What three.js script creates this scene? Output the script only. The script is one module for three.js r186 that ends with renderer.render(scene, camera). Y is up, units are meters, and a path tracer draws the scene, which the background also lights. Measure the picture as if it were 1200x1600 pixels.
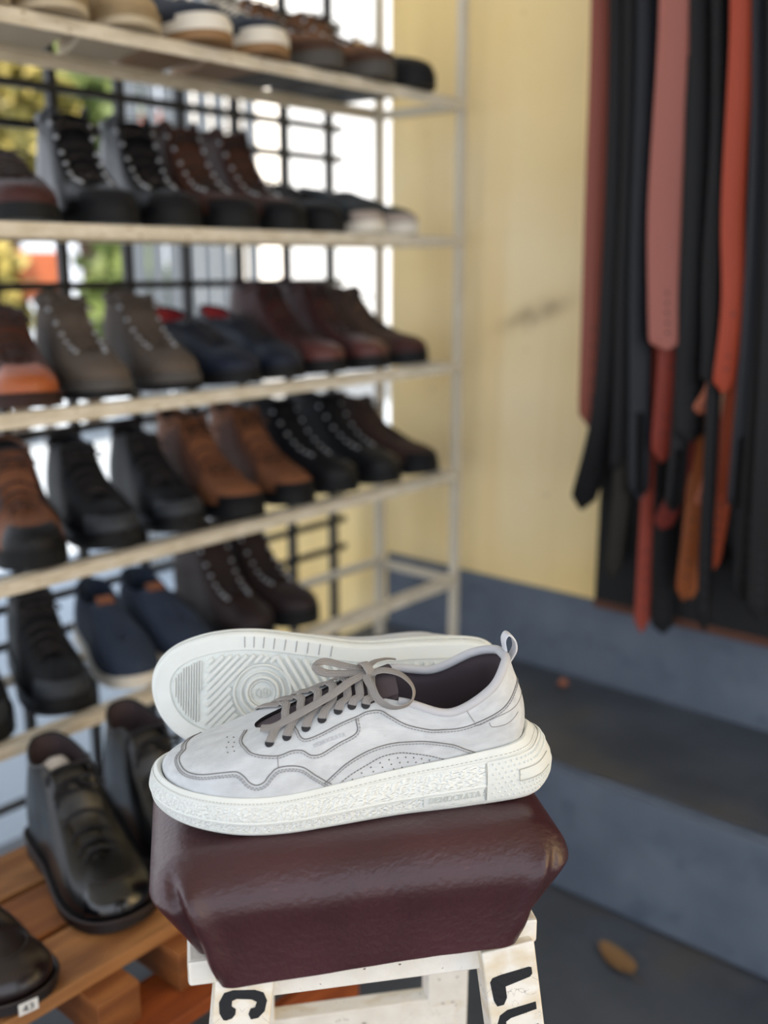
import * as THREE from 'three';
import { mergeGeometries } from 'three/addons/utils/BufferGeometryUtils.js';
import { RoundedBoxGeometry } from 'three/addons/geometries/RoundedBoxGeometry.js';
import { ImprovedNoise } from 'three/addons/math/ImprovedNoise.js';
import { FontLoader } from 'three/addons/loaders/FontLoader.js';
import { TextGeometry } from 'three/addons/geometries/TextGeometry.js';

// ------------------------------------------------------------------ camera, sky, sun, exposure
// the room: x runs along the shoe rack towards the yellow wall, -z out through the grille, y up; the floor is y = 0
const scene = new THREE.Scene();
const D2R = Math.PI / 180, AZ = 40.5 * D2R, PITCH = 13.5 * D2R, EYE = 1.11;
const FWD = new THREE.Vector3(Math.cos(AZ), 0, -Math.sin(AZ)), RIGHT = new THREE.Vector3(Math.sin(AZ), 0, Math.cos(AZ));
const camera = new THREE.PerspectiveCamera(53.13, 0.75, 0.02, 200);
camera.position.set(0, EYE, 0);
camera.lookAt(FWD.x * Math.cos(PITCH), EYE - Math.sin(PITCH), FWD.z * Math.cos(PITCH));
camera.focus = 0.8; camera.userData.fStop = 2.8;

const sunDir = new THREE.Vector3(-0.62, 0.78, 0.16).normalize();
// hazy white sky, a little bluer overhead
const skyTex = (() => { const w = 64, h = 32, d = new Float32Array(w * h * 4); for (let y = 0; y < h; y++) for (let x = 0; x < w; x++) { const e = Math.max(0, (y + .5) / h - .5) * 2, k = (y * w + x) * 4; d[k] = .955 - .16 * e; d[k + 1] = 1.0 - .07 * e; d[k + 2] = 1.09 + .06 * e; d[k + 3] = 1; } const t = new THREE.DataTexture(d, w, h, THREE.RGBAFormat, THREE.FloatType); t.mapping = THREE.EquirectangularReflectionMapping; t.magFilter = THREE.LinearFilter; t.needsUpdate = true; return t; })();
scene.background = skyTex; scene.environment = skyTex;
const sun = new THREE.DirectionalLight(0xffeeda, 9);
sun.position.copy(sunDir).multiplyScalar(20); sun.castShadow = true; sun.shadow.mapSize.set(2048, 2048);
Object.assign(sun.shadow.camera, { left: -14, right: 14, top: 14, bottom: -14, near: 1, far: 60 });
scene.add(sun, sun.target);
const renderer = new THREE.WebGLRenderer({ antialias: true });
renderer.toneMapping = THREE.LinearToneMapping;
renderer.toneMappingExposure = 1.78;
renderer.shadowMap.enabled = true;

// ------------------------------------------------------------------ helpers
let seed = 7;
const rnd = () => { seed = (seed * 1664525 + 1013904223) >>> 0; return seed / 4294967296; };
const rr = (a, b) => a + (b - a) * rnd();
const perlin = new ImprovedNoise();
const fbm = (x, y, z = 0, o = 4) => { let s = 0, a = 0.5; for (let i = 0; i < o; i++) { s += a * perlin.noise(x, y, z); x *= 2.03; y *= 2.03; a *= 0.5; } return s; };
const lerp = (a, b, t) => a + (b - a) * t, clamp = (x, a = 0, b = 1) => Math.min(b, Math.max(a, x));
const sstep = (x, a, b) => { const t = clamp((x - a) / (b - a)); return t * t * (3 - 2 * t); };
const v3 = (x, y, z) => new THREE.Vector3(x, y, z);
const used = {};
function numbered(n) { const k = used[n] = (used[n] ?? -1) + 1; return k ? n + '_' + String(k).padStart(3, '0') : n; }
function shade(o) { o.traverse((m) => { if (m.isMesh) { m.castShadow = true; m.receiveShadow = true; } }); return o; }
function tag(o, label, category, group) { o.userData.label = label; o.userData.category = category; if (group) o.userData.group = group; return o; }
function thing(name, label, category, pos, turn = 0, group) {
  const o = new THREE.Group(); o.name = numbered(name); o.position.copy(pos); o.rotation.y = turn; tag(o, label, category, group); scene.add(o); return o;
}
function obj(name, geos, mat, parent) {
  const list = [].concat(geos).map((g) => (g.index ? g.toNonIndexed() : g));
  const keep = ['position', 'normal', 'uv'];
  if (list.length > 1) list.forEach((g) => { for (const k of Object.keys(g.attributes)) if (!keep.includes(k)) g.deleteAttribute(k); });
  const single = [].concat(geos).length === 1 ? [].concat(geos)[0] : mergeGeometries(list);
  const m = new THREE.Mesh(single, mat); m.name = parent && parent !== scene ? name : numbered(name); m.castShadow = m.receiveShadow = true;
  (parent ?? scene).add(m); return m;
}
function struct(name, geos, mat, label, category) { const m = obj(name, geos, mat); m.userData.kind = 'structure'; if (label) tag(m, label, category); return m; }
function bx(sx, sy, sz, x, y, z, r = 0) {
  const g = r ? new RoundedBoxGeometry(sx, sy, sz, 2, Math.min(r, sx / 2.01, sy / 2.01, sz / 2.01)) : new THREE.BoxGeometry(sx, sy, sz);
  g.translate(x, y, z); return g;
}
function metreUV(g, s = 1) {               // box-like projection in metres
  const p = g.attributes.position, n = g.attributes.normal, uv = new Float32Array(p.count * 2);
  for (let i = 0; i < p.count; i++) {
    const ax = Math.abs(n.getX(i)), ay = Math.abs(n.getY(i)), az = Math.abs(n.getZ(i));
    const [a, b] = ax > ay && ax > az ? [p.getZ(i), p.getY(i)] : ay > az ? [p.getX(i), p.getZ(i)] : [p.getX(i), p.getY(i)];
    uv[2 * i] = a * s; uv[2 * i + 1] = b * s;
  }
  g.setAttribute('uv', new THREE.BufferAttribute(uv, 2)); return g;
}
// a grid surface P(u, v) -> Vector3; wrapU closes it
function grid(P, nu, nv, wrapU = false, flip = false, uvf = null) {
  const pos = [], uv = [], idx = [];
  for (let i = 0; i <= nu; i++) for (let j = 0; j <= nv; j++) {
    const p = P(i / nu, j / nv); pos.push(p.x, p.y, p.z);
    const q = uvf ? uvf(i / nu, j / nv, p) : [i / nu, j / nv]; uv.push(q[0], q[1]);
  }
  for (let i = 0; i < nu; i++) for (let j = 0; j < nv; j++) {
    const a = i * (nv + 1) + j, b = a + nv + 1;
    if (flip) idx.push(a, a + 1, b, b, a + 1, b + 1); else idx.push(a, b, a + 1, b, b + 1, a + 1);
  }
  const g = new THREE.BufferGeometry();
  g.setAttribute('position', new THREE.Float32BufferAttribute(pos, 3)); g.setAttribute('uv', new THREE.Float32BufferAttribute(uv, 2)); g.setIndex(idx);
  g.computeVertexNormals();
  if (wrapU) {
    const n = g.attributes.normal, q = nu * (nv + 1);
    for (let j = 0; j <= nv; j++) {
      const s = v3(n.getX(j) + n.getX(q + j), n.getY(j) + n.getY(q + j), n.getZ(j) + n.getZ(q + j)).normalize();
      n.setXYZ(j, s.x, s.y, s.z); n.setXYZ(q + j, s.x, s.y, s.z);
    }
  }
  return g;
}
function mirrorZ(g) {
  g.applyMatrix4(new THREE.Matrix4().makeScale(1, 1, -1));
  if (g.index) { const a = g.index.array; for (let i = 0; i < a.length; i += 3) { const t = a[i]; a[i] = a[i + 1]; a[i + 1] = t; } }
  else for (const k of Object.keys(g.attributes)) {
    const at = g.attributes[k], s = at.itemSize, a = at.array;
    for (let i = 0; i < at.count; i += 3) for (let c = 0; c < s; c++) { const t = a[i * s + c]; a[i * s + c] = a[(i + 1) * s + c]; a[(i + 1) * s + c] = t; }
  }
  return g;
}
// flat band swept along points; ups give the direction the face of the band looks
function band(pts, ups, width, thick, steps = 10, taper = null) {
  const n = pts.length, curve = new THREE.CatmullRomCurve3(pts, false, 'centripetal'), ucurve = new THREE.CatmullRomCurve3(ups, false, 'centripetal');
  const N = steps * (n - 1), ring = [];
  const t0 = v3(), up = v3(), side = v3();
  const pos = [], uv = [], idx = []; let len = 0, prev = null;
  const sec = [[-1, -0.6], [-0.82, 1], [0, 1.15], [0.82, 1], [1, -0.6], [0.8, -1], [-0.8, -1]];
  for (let i = 0; i <= N; i++) {
    const t = i / N, p = curve.getPoint(t); curve.getTangent(t, t0); ucurve.getPoint(t, up);
    side.crossVectors(up, t0).normalize(); up.crossVectors(t0, side).normalize();
    if (prev) len += prev.distanceTo(p); prev = p;
    const w = width / 2 * (taper ? taper(t) : 1);
    sec.concat([sec[0]]).forEach(([a, b], k) => {
      pos.push(p.x + side.x * a * w + up.x * b * thick / 2, p.y + side.y * a * w + up.y * b * thick / 2, p.z + side.z * a * w + up.z * b * thick / 2);
      uv.push(len, a * w);
    });
  }
  const m = sec.length + 1;
  for (let i = 0; i < N; i++) for (let k = 0; k < m - 1; k++) { const a = i * m + k, b = a + m; idx.push(a, a + 1, b, b, a + 1, b + 1); }
  for (const e of [0, N]) for (let k = 1; k < m - 2; k++) idx.push(e * m, e * m + (e ? k + 1 : k), e * m + (e ? k : k + 1));
  const g = new THREE.BufferGeometry();
  g.setAttribute('position', new THREE.Float32BufferAttribute(pos, 3)); g.setAttribute('uv', new THREE.Float32BufferAttribute(uv, 2)); g.setIndex(idx);
  g.computeVertexNormals(); return g;
}
const tube = (pts, r, seg = 6, closed = false, n = 6) => new THREE.TubeGeometry(new THREE.CatmullRomCurve3(pts, closed, 'centripetal'), pts.length * seg, r, n, closed);
function bar(a, b, r, n = 8) {
  const d = b.clone().sub(a), g = new THREE.CylinderGeometry(r, r, d.length(), n);
  g.applyQuaternion(new THREE.Quaternion().setFromUnitVectors(v3(0, 1, 0), d.clone().normalize())); g.translate((a.x + b.x) / 2, (a.y + b.y) / 2, (a.z + b.z) / 2); return g;
}

// ------------------------------------------------------------------ textures and materials
function dataTex(w, h, fn, srgb = true, rep = [1, 1]) {
  const d = new Uint8Array(w * h * 4);
  for (let y = 0; y < h; y++) for (let x = 0; x < w; x++) {
    const c = fn(x / w, y / h, x, y), k = (y * w + x) * 4;
    for (let i = 0; i < 3; i++) d[k + i] = clamp(Math.round((c.length ? c[i] : c) * 255), 0, 255); d[k + 3] = 255;
  }
  const t = new THREE.DataTexture(d, w, h); t.magFilter = THREE.LinearFilter; t.minFilter = THREE.LinearMipmapLinearFilter; t.generateMipmaps = true;
  t.wrapS = t.wrapT = THREE.MirroredRepeatWrapping; t.repeat.set(...rep); if (srgb) t.colorSpace = THREE.SRGBColorSpace; t.needsUpdate = true; return t;
}
const hex = (h) => [(h >> 16 & 255) / 255, (h >> 8 & 255) / 255, (h & 255) / 255];
const mixc = (a, b, t) => [lerp(a[0], b[0], t), lerp(a[1], b[1], t), lerp(a[2], b[2], t)];
const std = (color, roughness = 0.7, o = {}) => new THREE.MeshPhysicalMaterial({ color, roughness, ...o });

// bump textures, neutral and tileable by mirroring
const bumpFine = dataTex(256, 256, (u, v) => 0.5 + 0.5 * fbm(u * 22, v * 22, 3, 4), false);
const bumpGrain = dataTex(256, 256, (u, v) => 0.5 + 0.6 * fbm(u * 9, v * 9, 9, 5), false);
const withRep = (t, r) => { const c = t.clone(); c.repeat.set(r, r); c.needsUpdate = true; return c; };

// yellow wall: cream and ochre blotches, a grey rubbed smudge and small specks
const wallTex = dataTex(1024, 1024, (u, v) => {          // u = metres along -z (0..2.4 visible), v = metres up 0..2.4
  const n = fbm(u * 5, v * 5, 1, 5), m = fbm(u * 2.2 + 7, v * 1.6, 4, 4), st = fbm(u * 26, v * 1.1, 8, 3);
  let c = mixc(hex(0xf7da98), hex(0xfcecc6), clamp(0.5 + 1.5 * m + 0.6 * n));
  c = mixc(c, hex(0xeec573), clamp(0.9 * (fbm(u * 3.1 + 3, v * 2.6, 12, 4) - 0.02) * 2.0) * 0.75);
  c = mixc(c, hex(0xd9b473), clamp(st * 1.4) * 0.4);
  const zz = u * 2.4, yy = v * 2.4;                       // smudge where the photo has it
  const dx = (zz - 1.165), dy = (yy - 1.012) + 0.36 * dx; // slanting
  const sm = Math.exp(-(dx * dx) / 0.0055 - (dy * dy) / 0.0005) * clamp(0.75 + 1.4 * fbm(u * 60, v * 60, 2, 3));
  c = mixc(c, hex(0x7d6a4a), clamp(sm * 0.55));
  if (fbm(u * 70, v * 70, 21, 2) > 0.42) c = mixc(c, hex(0x9c8a66), 0.45);
  return c;
});
const M = {};
M.wall = std(0xffffff, 0.85, { map: wallTex, bumpMap: withRep(bumpGrain, 3), bumpScale: 0.004 });
const blueTex = dataTex(512, 512, (u, v) => {
  let c = mixc(hex(0x586270), hex(0x66707d), clamp(0.5 + 1.6 * fbm(u * 6, v * 6, 5, 5)));
  c = mixc(c, hex(0x4b5564), clamp(2 * fbm(u * 14 + 4, v * 14, 6, 3) - 0.2));
  return c;
});
M.blue = std(0xffffff, 0.6, { map: blueTex, bumpMap: withRep(bumpGrain, 2), bumpScale: 0.003 });
const floorTex = dataTex(512, 512, (u, v) => {
  let c = mixc(hex(0x3f444b), hex(0x4d525a), clamp(0.5 + 1.7 * fbm(u * 6, v * 6, 15, 5)));
  c = mixc(c, hex(0x5c5348), clamp(1.8 * fbm(u * 3 + 4, v * 4, 16, 4) - 0.12));
  return c;
});
M.floor = std(0xffffff, 0.55, { map: floorTex, bumpMap: withRep(bumpGrain, 2), bumpScale: 0.003 });
M.pave = std(0x98a3ae, 0.8, { bumpMap: withRep(bumpGrain, 1), bumpScale: 0.004 });
M.roof = std(0xd6d1c6, 0.9);
M.iron = std(0x17181a, 0.5);
const railTex = dataTex(256, 256, (u, v) => {
  let c = mixc(hex(0xc9bda5), hex(0xdfd6c4), clamp(0.5 + 1.7 * fbm(u * 8, v * 30, 31, 4)));
  if (fbm(u * 18, v * 60, 33, 3) > 0.3) c = mixc(c, hex(0x8c7350), 0.7);
  return c;
});
M.rail = std(0xffffff, 0.55, { map: railTex });
const woodTex = dataTex(512, 512, (u, v) => {
  const g = Math.sin((v * 34 + 2.6 * fbm(u * 2, v * 10, 41, 4)) * 2.2);
  let c = mixc(hex(0x8a5a33), hex(0xb07c4a), clamp(0.5 + 0.3 * g + 0.9 * fbm(u * 4, v * 40, 42, 4)));
  c = mixc(c, hex(0x5c3a22), clamp(fbm(u * 3, v * 6, 43, 4) * 1.6 - 0.1));
  return c;
});
M.wood = [std(0xffffff, 0.65, { map: woodTex }), std(0xe6cfb4, 0.65, { map: woodTex }), std(0xf2b487, 0.65, { map: woodTex })];
const chipTex = dataTex(1024, 1024, (u, v) => {           // chipped cream-white paint over dark wood
  let c = mixc(hex(0xe4ded2), hex(0xf1ede4), clamp(0.5 + 1.6 * fbm(u * 9, v * 9, 51, 4)));
  c = mixc(c, hex(0xcdb892), clamp(2.4 * fbm(u * 7, v * 12, 52, 4) - 0.28) * 0.8);
  const ch = fbm(u * 34, v * 52, 53, 4);
  if (ch > 0.372) c = mixc(hex(0x4a4038), hex(0x6f675e), clamp(ch * 2));
  if (Math.abs(fbm(u * 16, v * 16, 55, 3)) < 0.003 && fbm(u * 5, v * 5, 57, 2) > 0.16) c = mixc(c, hex(0x6b6560), 0.5);
  return c;
});
const chipBump = dataTex(512, 512, (u, v) => { const ch = fbm(u * 34, v * 52, 53, 4); return clamp(0.62 + 0.5 * fbm(u * 40, v * 40, 54, 3) - (ch > 0.372 ? 0.45 : 0)); }, false);
M.chip = std(0xffffff, 0.5, { map: chipTex, bumpMap: chipBump, bumpScale: 0.0008 });
M.paintBlack = std(0x14161a, 0.55, { bumpMap: withRep(bumpFine, 12), bumpScale: 0.0004 });
const hideTex = dataTex(512, 512, (u, v) => {
  let c = mixc(hex(0x371a1f), hex(0x432227), clamp(0.5 + 1.4 * fbm(u * 5, v * 5, 61, 5)));
  if (fbm(u * 45, v * 45, 63, 2) > 0.45) c = mixc(c, hex(0x7a4c44), 0.3);
  return c;
});
const hideBump = dataTex(1024, 1024, (u, v) => clamp(0.5 + 0.3 * fbm(u * 90, v * 90, 64, 3) + 0.4 * fbm(u * 7, v * 7, 65, 4)), false);
M.hide = std(0xffffff, 0.36, { map: hideTex, bumpMap: hideBump, bumpScale: 0.0013, clearcoat: 0.15, clearcoatRoughness: 0.4 });

// the pale sneakers
const nubuckTex = dataTex(1024, 512, (u, v) => {
  let c = mixc(hex(0xbdc1c4), hex(0xcbcfd2), clamp(0.5 + 1.7 * fbm(u * 38, v * 5, 71, 5)));
  c = mixc(c, hex(0xaeb1b6), clamp(2.2 * fbm(u * 60 + 5, v * 8, 72, 4) - 0.25) * 0.5);
  if (fbm(u * 200, v * 26, 73, 2) > 0.4) c = mixc(c, hex(0xaeb0b6), 0.4);
  return c;
});
M.nubuck = std(0xffffff, 0.75, { map: nubuckTex, bumpMap: withRep(bumpFine, 6), bumpScale: 0.0004, sheen: 0.25, sheenRoughness: 0.6, sheenColor: new THREE.Color(0xffffff) });
M.nubuckPlain = std(0xcacbd0, 0.75, { bumpMap: withRep(bumpFine, 40), bumpScale: 0.0003 });
M.rubber = std(0xe6eae6, 0.5, { bumpMap: withRep(bumpFine, 30), bumpScale: 0.0002 });
const reliefBump = dataTex(1024, 256, (u, v) => {          // crumpled wavy ridges moulded into the sidewall
  const w = Math.sin(Math.PI * 2 * (u * 30 + 1.1 * v) + 7 * fbm(u * 30, v * 9, 81, 3));
  const d = Math.abs(fbm(u * 46, v * 12, 83, 3)) * 3;
  return clamp(0.42 + 0.38 * w + 0.2 * d - 0.1);
}, false);
reliefBump.wrapS = reliefBump.wrapT = THREE.RepeatWrapping;
M.relief = std(0xe6eae6, 0.5, { bumpMap: reliefBump, bumpScale: 0.0010 });
M.inlay = std(0x554a50, 0.85, { bumpMap: withRep(bumpFine, 60), bumpScale: 0.0006 });
M.insole = std(0x23252b, 0.8);
M.seam = std(0x6a6765, 0.85);
M.stitch = std(0x8f8d8e, 0.8);
M.hole = std(0x2a2a2e, 0.9);
const laceBump = dataTex(128, 64, (u, v) => clamp(0.5 + 0.5 * Math.sin(v * Math.PI * 2 * 5) * 0.8 + 0.3 * fbm(u * 60, v * 40, 90, 2)), false, [220, 140]);
laceBump.wrapS = laceBump.wrapT = THREE.RepeatWrapping;
M.lace = std(0x96918d, 0.9, { bumpMap: laceBump, bumpScale: 0.0006 });
M.letterShade = std(0xc6cac5, 0.55); M.emboss = std(0xb4b6bb, 0.8); M.seam2 = std(0xb9bab4, 0.7);  // raised sole letters: their shadow outline is put into the grey colour
const FONT = await new FontLoader().loadAsync('fonts/droid/droid_serif_bold.typeface.json');
M.metal = std(0xb8bcc2, 0.35, { metalness: 0.9 });

// ------------------------------------------------------------------ the setting
const wallBox = (sx, sy, sz, x, y, z) => { const g = bx(sx, sy, sz, x, y, z), p = g.attributes.position, uv = g.attributes.uv; for (let i = 0; i < p.count; i++) uv.setXY(i, (-p.getZ(i)) / 2.4, p.getY(i) / 2.4); return g; };
struct('floor', metreUV(bx(5.9, .12, 7.8, -1.05, -.06, 2.15)), M.floor);
struct('wall_right', wallBox(.22, 2.7, 7.56, 1.96, 1.35, 2.22), M.wall);
struct('wall_back', wallBox(.22, .66, .56, 1.96, .33, -1.84), M.wall);
struct('ledge', metreUV(bx(.40, .243, 7.6, 1.668, .1215, 2.2, .012)), M.blue);
struct('trim_1', metreUV(bx(.372, .006, 7.56, 1.664, .246, 2.2)), M.floor);
struct('baseboard_right', metreUV(bx(.012, .180, 7.56, 1.846, .338, 2.22)), M.blue);
struct('ceiling', bx(4.75, .12, 4.1, -.325, 2.76, -.95), M.roof);
struct('ground', metreUV(bx(70, .1, 70, 0, -.08, -4)), M.pave);

// black iron grille behind the rack, each bar a part
{
  const g = thing('window_grille', 'black iron bar grille behind the shoe rack', 'grille', v3(0, 0, -1.68));
  for (let i = 0; i < 12; i++) obj('upright_bar', bx(.016, 2.68, .016, 1.775 - i * .1405, 1.36, 0), M.iron, g);
  for (const y of [.12, .24, .37, .435, .505, .56, .815, 1.075, 1.345, 1.41, 1.62, 1.95]) obj('cross_bar', bx(1.75, .014, .010, .93, y, .012), M.iron, g);
}
// outside, in the sun
M.white = std(0xe9e7e2, 0.8); M.greySlat = std(0x8d9092, 0.7); M.leaf = std(0x5d7034, 0.7, { transmission: 0.3, thickness: 0, side: THREE.DoubleSide });
M.leaf2 = std(0x948a45, 0.7, { transmission: 0.3, thickness: 0, side: THREE.DoubleSide });
M.orange = std(0xb8643f, 0.75); M.bark = std(0x5c4a38, 0.9); M.dark = std(0x2d3a34, 0.8);
{
  const b = thing('house', 'bright white house front in the sun beyond the grille', 'building', v3(7.4, -.03, -6.4));
  obj('wall', bx(3.6, 4.4, 1.2, 0, 2.2, 0), M.white, b); obj('cornice', bx(3.8, .16, 1.4, 0, 4.45, 0), M.white, b);
  obj('plinth', bx(3.64, .3, 1.24, 0, .15, 0), M.greySlat, b);
  const f = thing('slat_fence', 'grey fence of upright slats seen through the grille', 'fence', v3(2.26, -.03, -3.1));
  for (let i = 0; i < 8; i++) obj('slat', bx(.052, 2.3, .02, .03 + i * .078, 1.15, 0), M.greySlat, f);
  for (const y of [.35, 1.9]) obj('fence_rail', bx(.64, .05, .03, .30, y, -.027), M.greySlat, f);
  for (const [label, x, y, z, w, h] of [['low orange-red board on a post seen beyond the grille', 3.62, 1.08, -5.9, .36, .30], ['high orange-red board on a post among the trees', 4.52, 2.04, -6.0, .34, .24]]) {
    const s = thing('sign_board', label, 'board', v3(x, -.03, z)); obj('panel', bx(w, h, .04, 0, y, 0, .01), M.orange, s); obj('post', bx(.05, y, .05, 0, y / 2, -.05), M.bark, s);
  }
  const leafG = (() => { const q = new THREE.BufferGeometry(); q.setAttribute('position', new THREE.Float32BufferAttribute([0, 0, 0, .5, .5, .06, 0, 1.2, 0, -.5, .5, .06], 3)); q.setAttribute('uv', new THREE.Float32BufferAttribute([0, 0, 1, .5, .5, 1, 0, .5], 2)); q.setIndex([0, 1, 2, 0, 2, 3]); q.computeVertexNormals(); return q; })();
  const tree = (name, label, x, z, h, r, mat, n) => {
    const t = thing(name, label, 'tree', v3(x, -.03, z), 0);
    obj('trunk', tube([v3(0, 0, 0), v3(.05, h * .3, .02), v3(-.04, h * .6, 0), v3(0, h * .9, 0)], .07, 6), M.bark, t);
    const im = new THREE.InstancedMesh(leafG, mat, n), d = new THREE.Object3D();
    for (let i = 0; i < n; i++) {
      const th = rnd() * 6.283, ph = Math.acos(2 * rnd() - 1), q = r * (.55 + .45 * rnd()) * (.8 + .5 * fbm(Math.cos(th) * 2, Math.sin(th) * 2, ph * 2, 2));
      d.position.set(Math.sin(ph) * Math.cos(th) * q, h * .66 + Math.cos(ph) * q * 1.25, Math.sin(ph) * Math.sin(th) * q); d.rotation.set(rnd() * 6, rnd() * 6, rnd() * 6); d.scale.setScalar(rr(.09, .17)); d.updateMatrix(); im.setMatrixAt(i, d.matrix);
    }
    im.name = 'foliage'; im.userData.kind = 'stuff'; im.castShadow = im.receiveShadow = true; t.add(im);
  };
  tree('leafy_tree', 'green leafy tree outside, nearest to the slat fence', 4.25, -6.4, 3.3, .62, M.leaf, 1100);
  tree('leafy_tree', 'yellow-green leafy tree outside at the left edge', 3.55, -6.2, 3.2, .55, M.leaf2, 900);
  tree('leafy_tree', 'tall dark green tree outside behind the others', 5.0, -9.5, 4.6, 1.3, M.leaf, 1800);
  tree('shrub', 'low green shrub beside the low orange-red board outside', 4.12, -5.7, 1.35, .36, M.leaf, 700);
  tree('shrub', 'low yellow-green shrub outside, left of the orange-red board', 3.2, -6.0, 1.45, .36, M.leaf2, 600);
}
// ------------------------------------------------------------------ shoe rack: painted angle-iron shelves, two rails a shelf
const ROWS = [.44, .68, .913, 1.168, 1.433], VF = 1.30, VB = 1.518, RX0 = .36, RX1 = 1.762;
{
  const g = thing('shoe_rack', 'cream painted iron shoe rack with five open shelves', 'rack', v3(0, 0, 0));
  for (const x of [RX0, RX1]) for (const v of [VF, VB]) obj('post', bx(.018, 1.95, .018, x, .975, -v, .002), M.rail, g);
  for (const y of ROWS) {
    for (const v of [VF, VB]) obj('shelf_rail', [metreUV(bx(RX1 - RX0, .020, .003, (RX0 + RX1) / 2, y - .010, -v + (v === VF ? .0105 : -.0105)), 3), metreUV(bx(RX1 - RX0, .003, .022, (RX0 + RX1) / 2, y - .0015, -v), 3)], M.rail, g);
    for (const x of [RX0, RX1]) obj('side_bar', bx(.016, .016, VB - VF, x, y - .011, -(VF + VB) / 2), M.rail, g);
  }
}

// ------------------------------------------------------------------ leather cushion and white stool
const at = (r, zf, y) => v3(RIGHT.x * r + FWD.x * zf, y, RIGHT.z * r + FWD.z * zf);
const yawOf = (d) => Math.atan2(-d.z, d.x);
const TOP = 0.706, SEATY = 0.630;
const STOOLX = RIGHT.clone().multiplyScalar(Math.cos(11 * D2R)).addScaledVector(FWD, Math.sin(11 * D2R)), STOOL = at(-.021, .765, 0);
{
  const g = thing('cushion', 'dark maroon leather wrapped cushion on top of the white stool', 'cushion', STOOL.clone().addScaledVector(STOOLX, -.0095).setY(SEATY), yawOf(STOOLX));
  const H = TOP - SEATY, hw = .1575, hd = .118, rad = .036;
  const q = new THREE.BoxGeometry(2, 2, 2, 90, 36, 70), p = q.attributes.position, n = v3(), a = v3();
  for (let i = 0; i < p.count; i++) {
    a.set(p.getX(i) * hw, (p.getY(i) + 1) / 2 * H, p.getZ(i) * hd);
    const c = v3(clamp(a.x, -hw + rad, hw - rad), clamp(a.y, 0, H - rad), clamp(a.z, -hd + rad, hd - rad)); n.copy(a).sub(c); const l = n.length(); if (l > 1e-6) a.copy(c).addScaledVector(n.normalize(), rad * (p.getY(i) < -.99 ? Math.min(1, l / rad) : 1));
    const f = clamp(a.y / H), low = 1 - sstep(f, 0, .62), front = sstep(a.z, 0, hd);
    a.x *= 1 - .20 * (1 - clamp(f / .60)) * lerp(.5, 1, front);            // the wrap tapers in below its corners
    a.y -= .004 * Math.pow(Math.abs(a.x) / hw, 3) * sstep(f, .6, 1) + .002 * sstep(f, .7, 1) * fbm(a.x * 9, a.z * 9, 2, 2);
    a.z += .002 * fbm(a.x * 9, a.y * 12, 5, 2) * front + .004 * front * Math.exp(-Math.pow((f - .6) / .3, 2));
    a.y += .0035 * fbm(a.x * 11 + 4, a.z * 11, 7, 3) * front;
    // tucked folds at the two front corners
    for (const s of [-1, 1]) { const u = s * a.x - .128 + .35 * (H * .8 - a.y), k = Math.exp(-u * u / .00004) * sstep(a.z, .06, .11) * (1 - sstep(f, .75, 1)) * sstep(f, .02, .2); a.z += (s < 0 ? .006 : .003) * k; a.x += s * (s < 0 ? .003 : .002) * k;
      const u2 = u - .011, k2 = Math.exp(-u2 * u2 / .00002) * sstep(a.z, .05, .1) * (1 - sstep(f, .7, .95)); a.z -= (s < 0 ? .006 : .0025) * k2; }
    a.y -= .016 * (1 - sstep(f, 0, .35)) * sstep(a.z, hd - .012, hd - .002) * (1 - .25 * a.x / hw);   // the front hangs over the edge of the seat board
    p.setXYZ(i, a.x, a.y, a.z);
  }
  q.computeVertexNormals(); { const uv = q.attributes.uv; for (let i = 0; i < p.count; i++) uv.setXY(i, 2.2 * (p.getX(i) + .5 * p.getX(i) / hw * (H - p.getY(i))), 2.2 * (p.getZ(i) + clamp(p.getZ(i) / hd * 2, -1, 1) * (H - p.getY(i)))); }
  const body = obj('leather_cover', q, M.hide, g);
}
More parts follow.
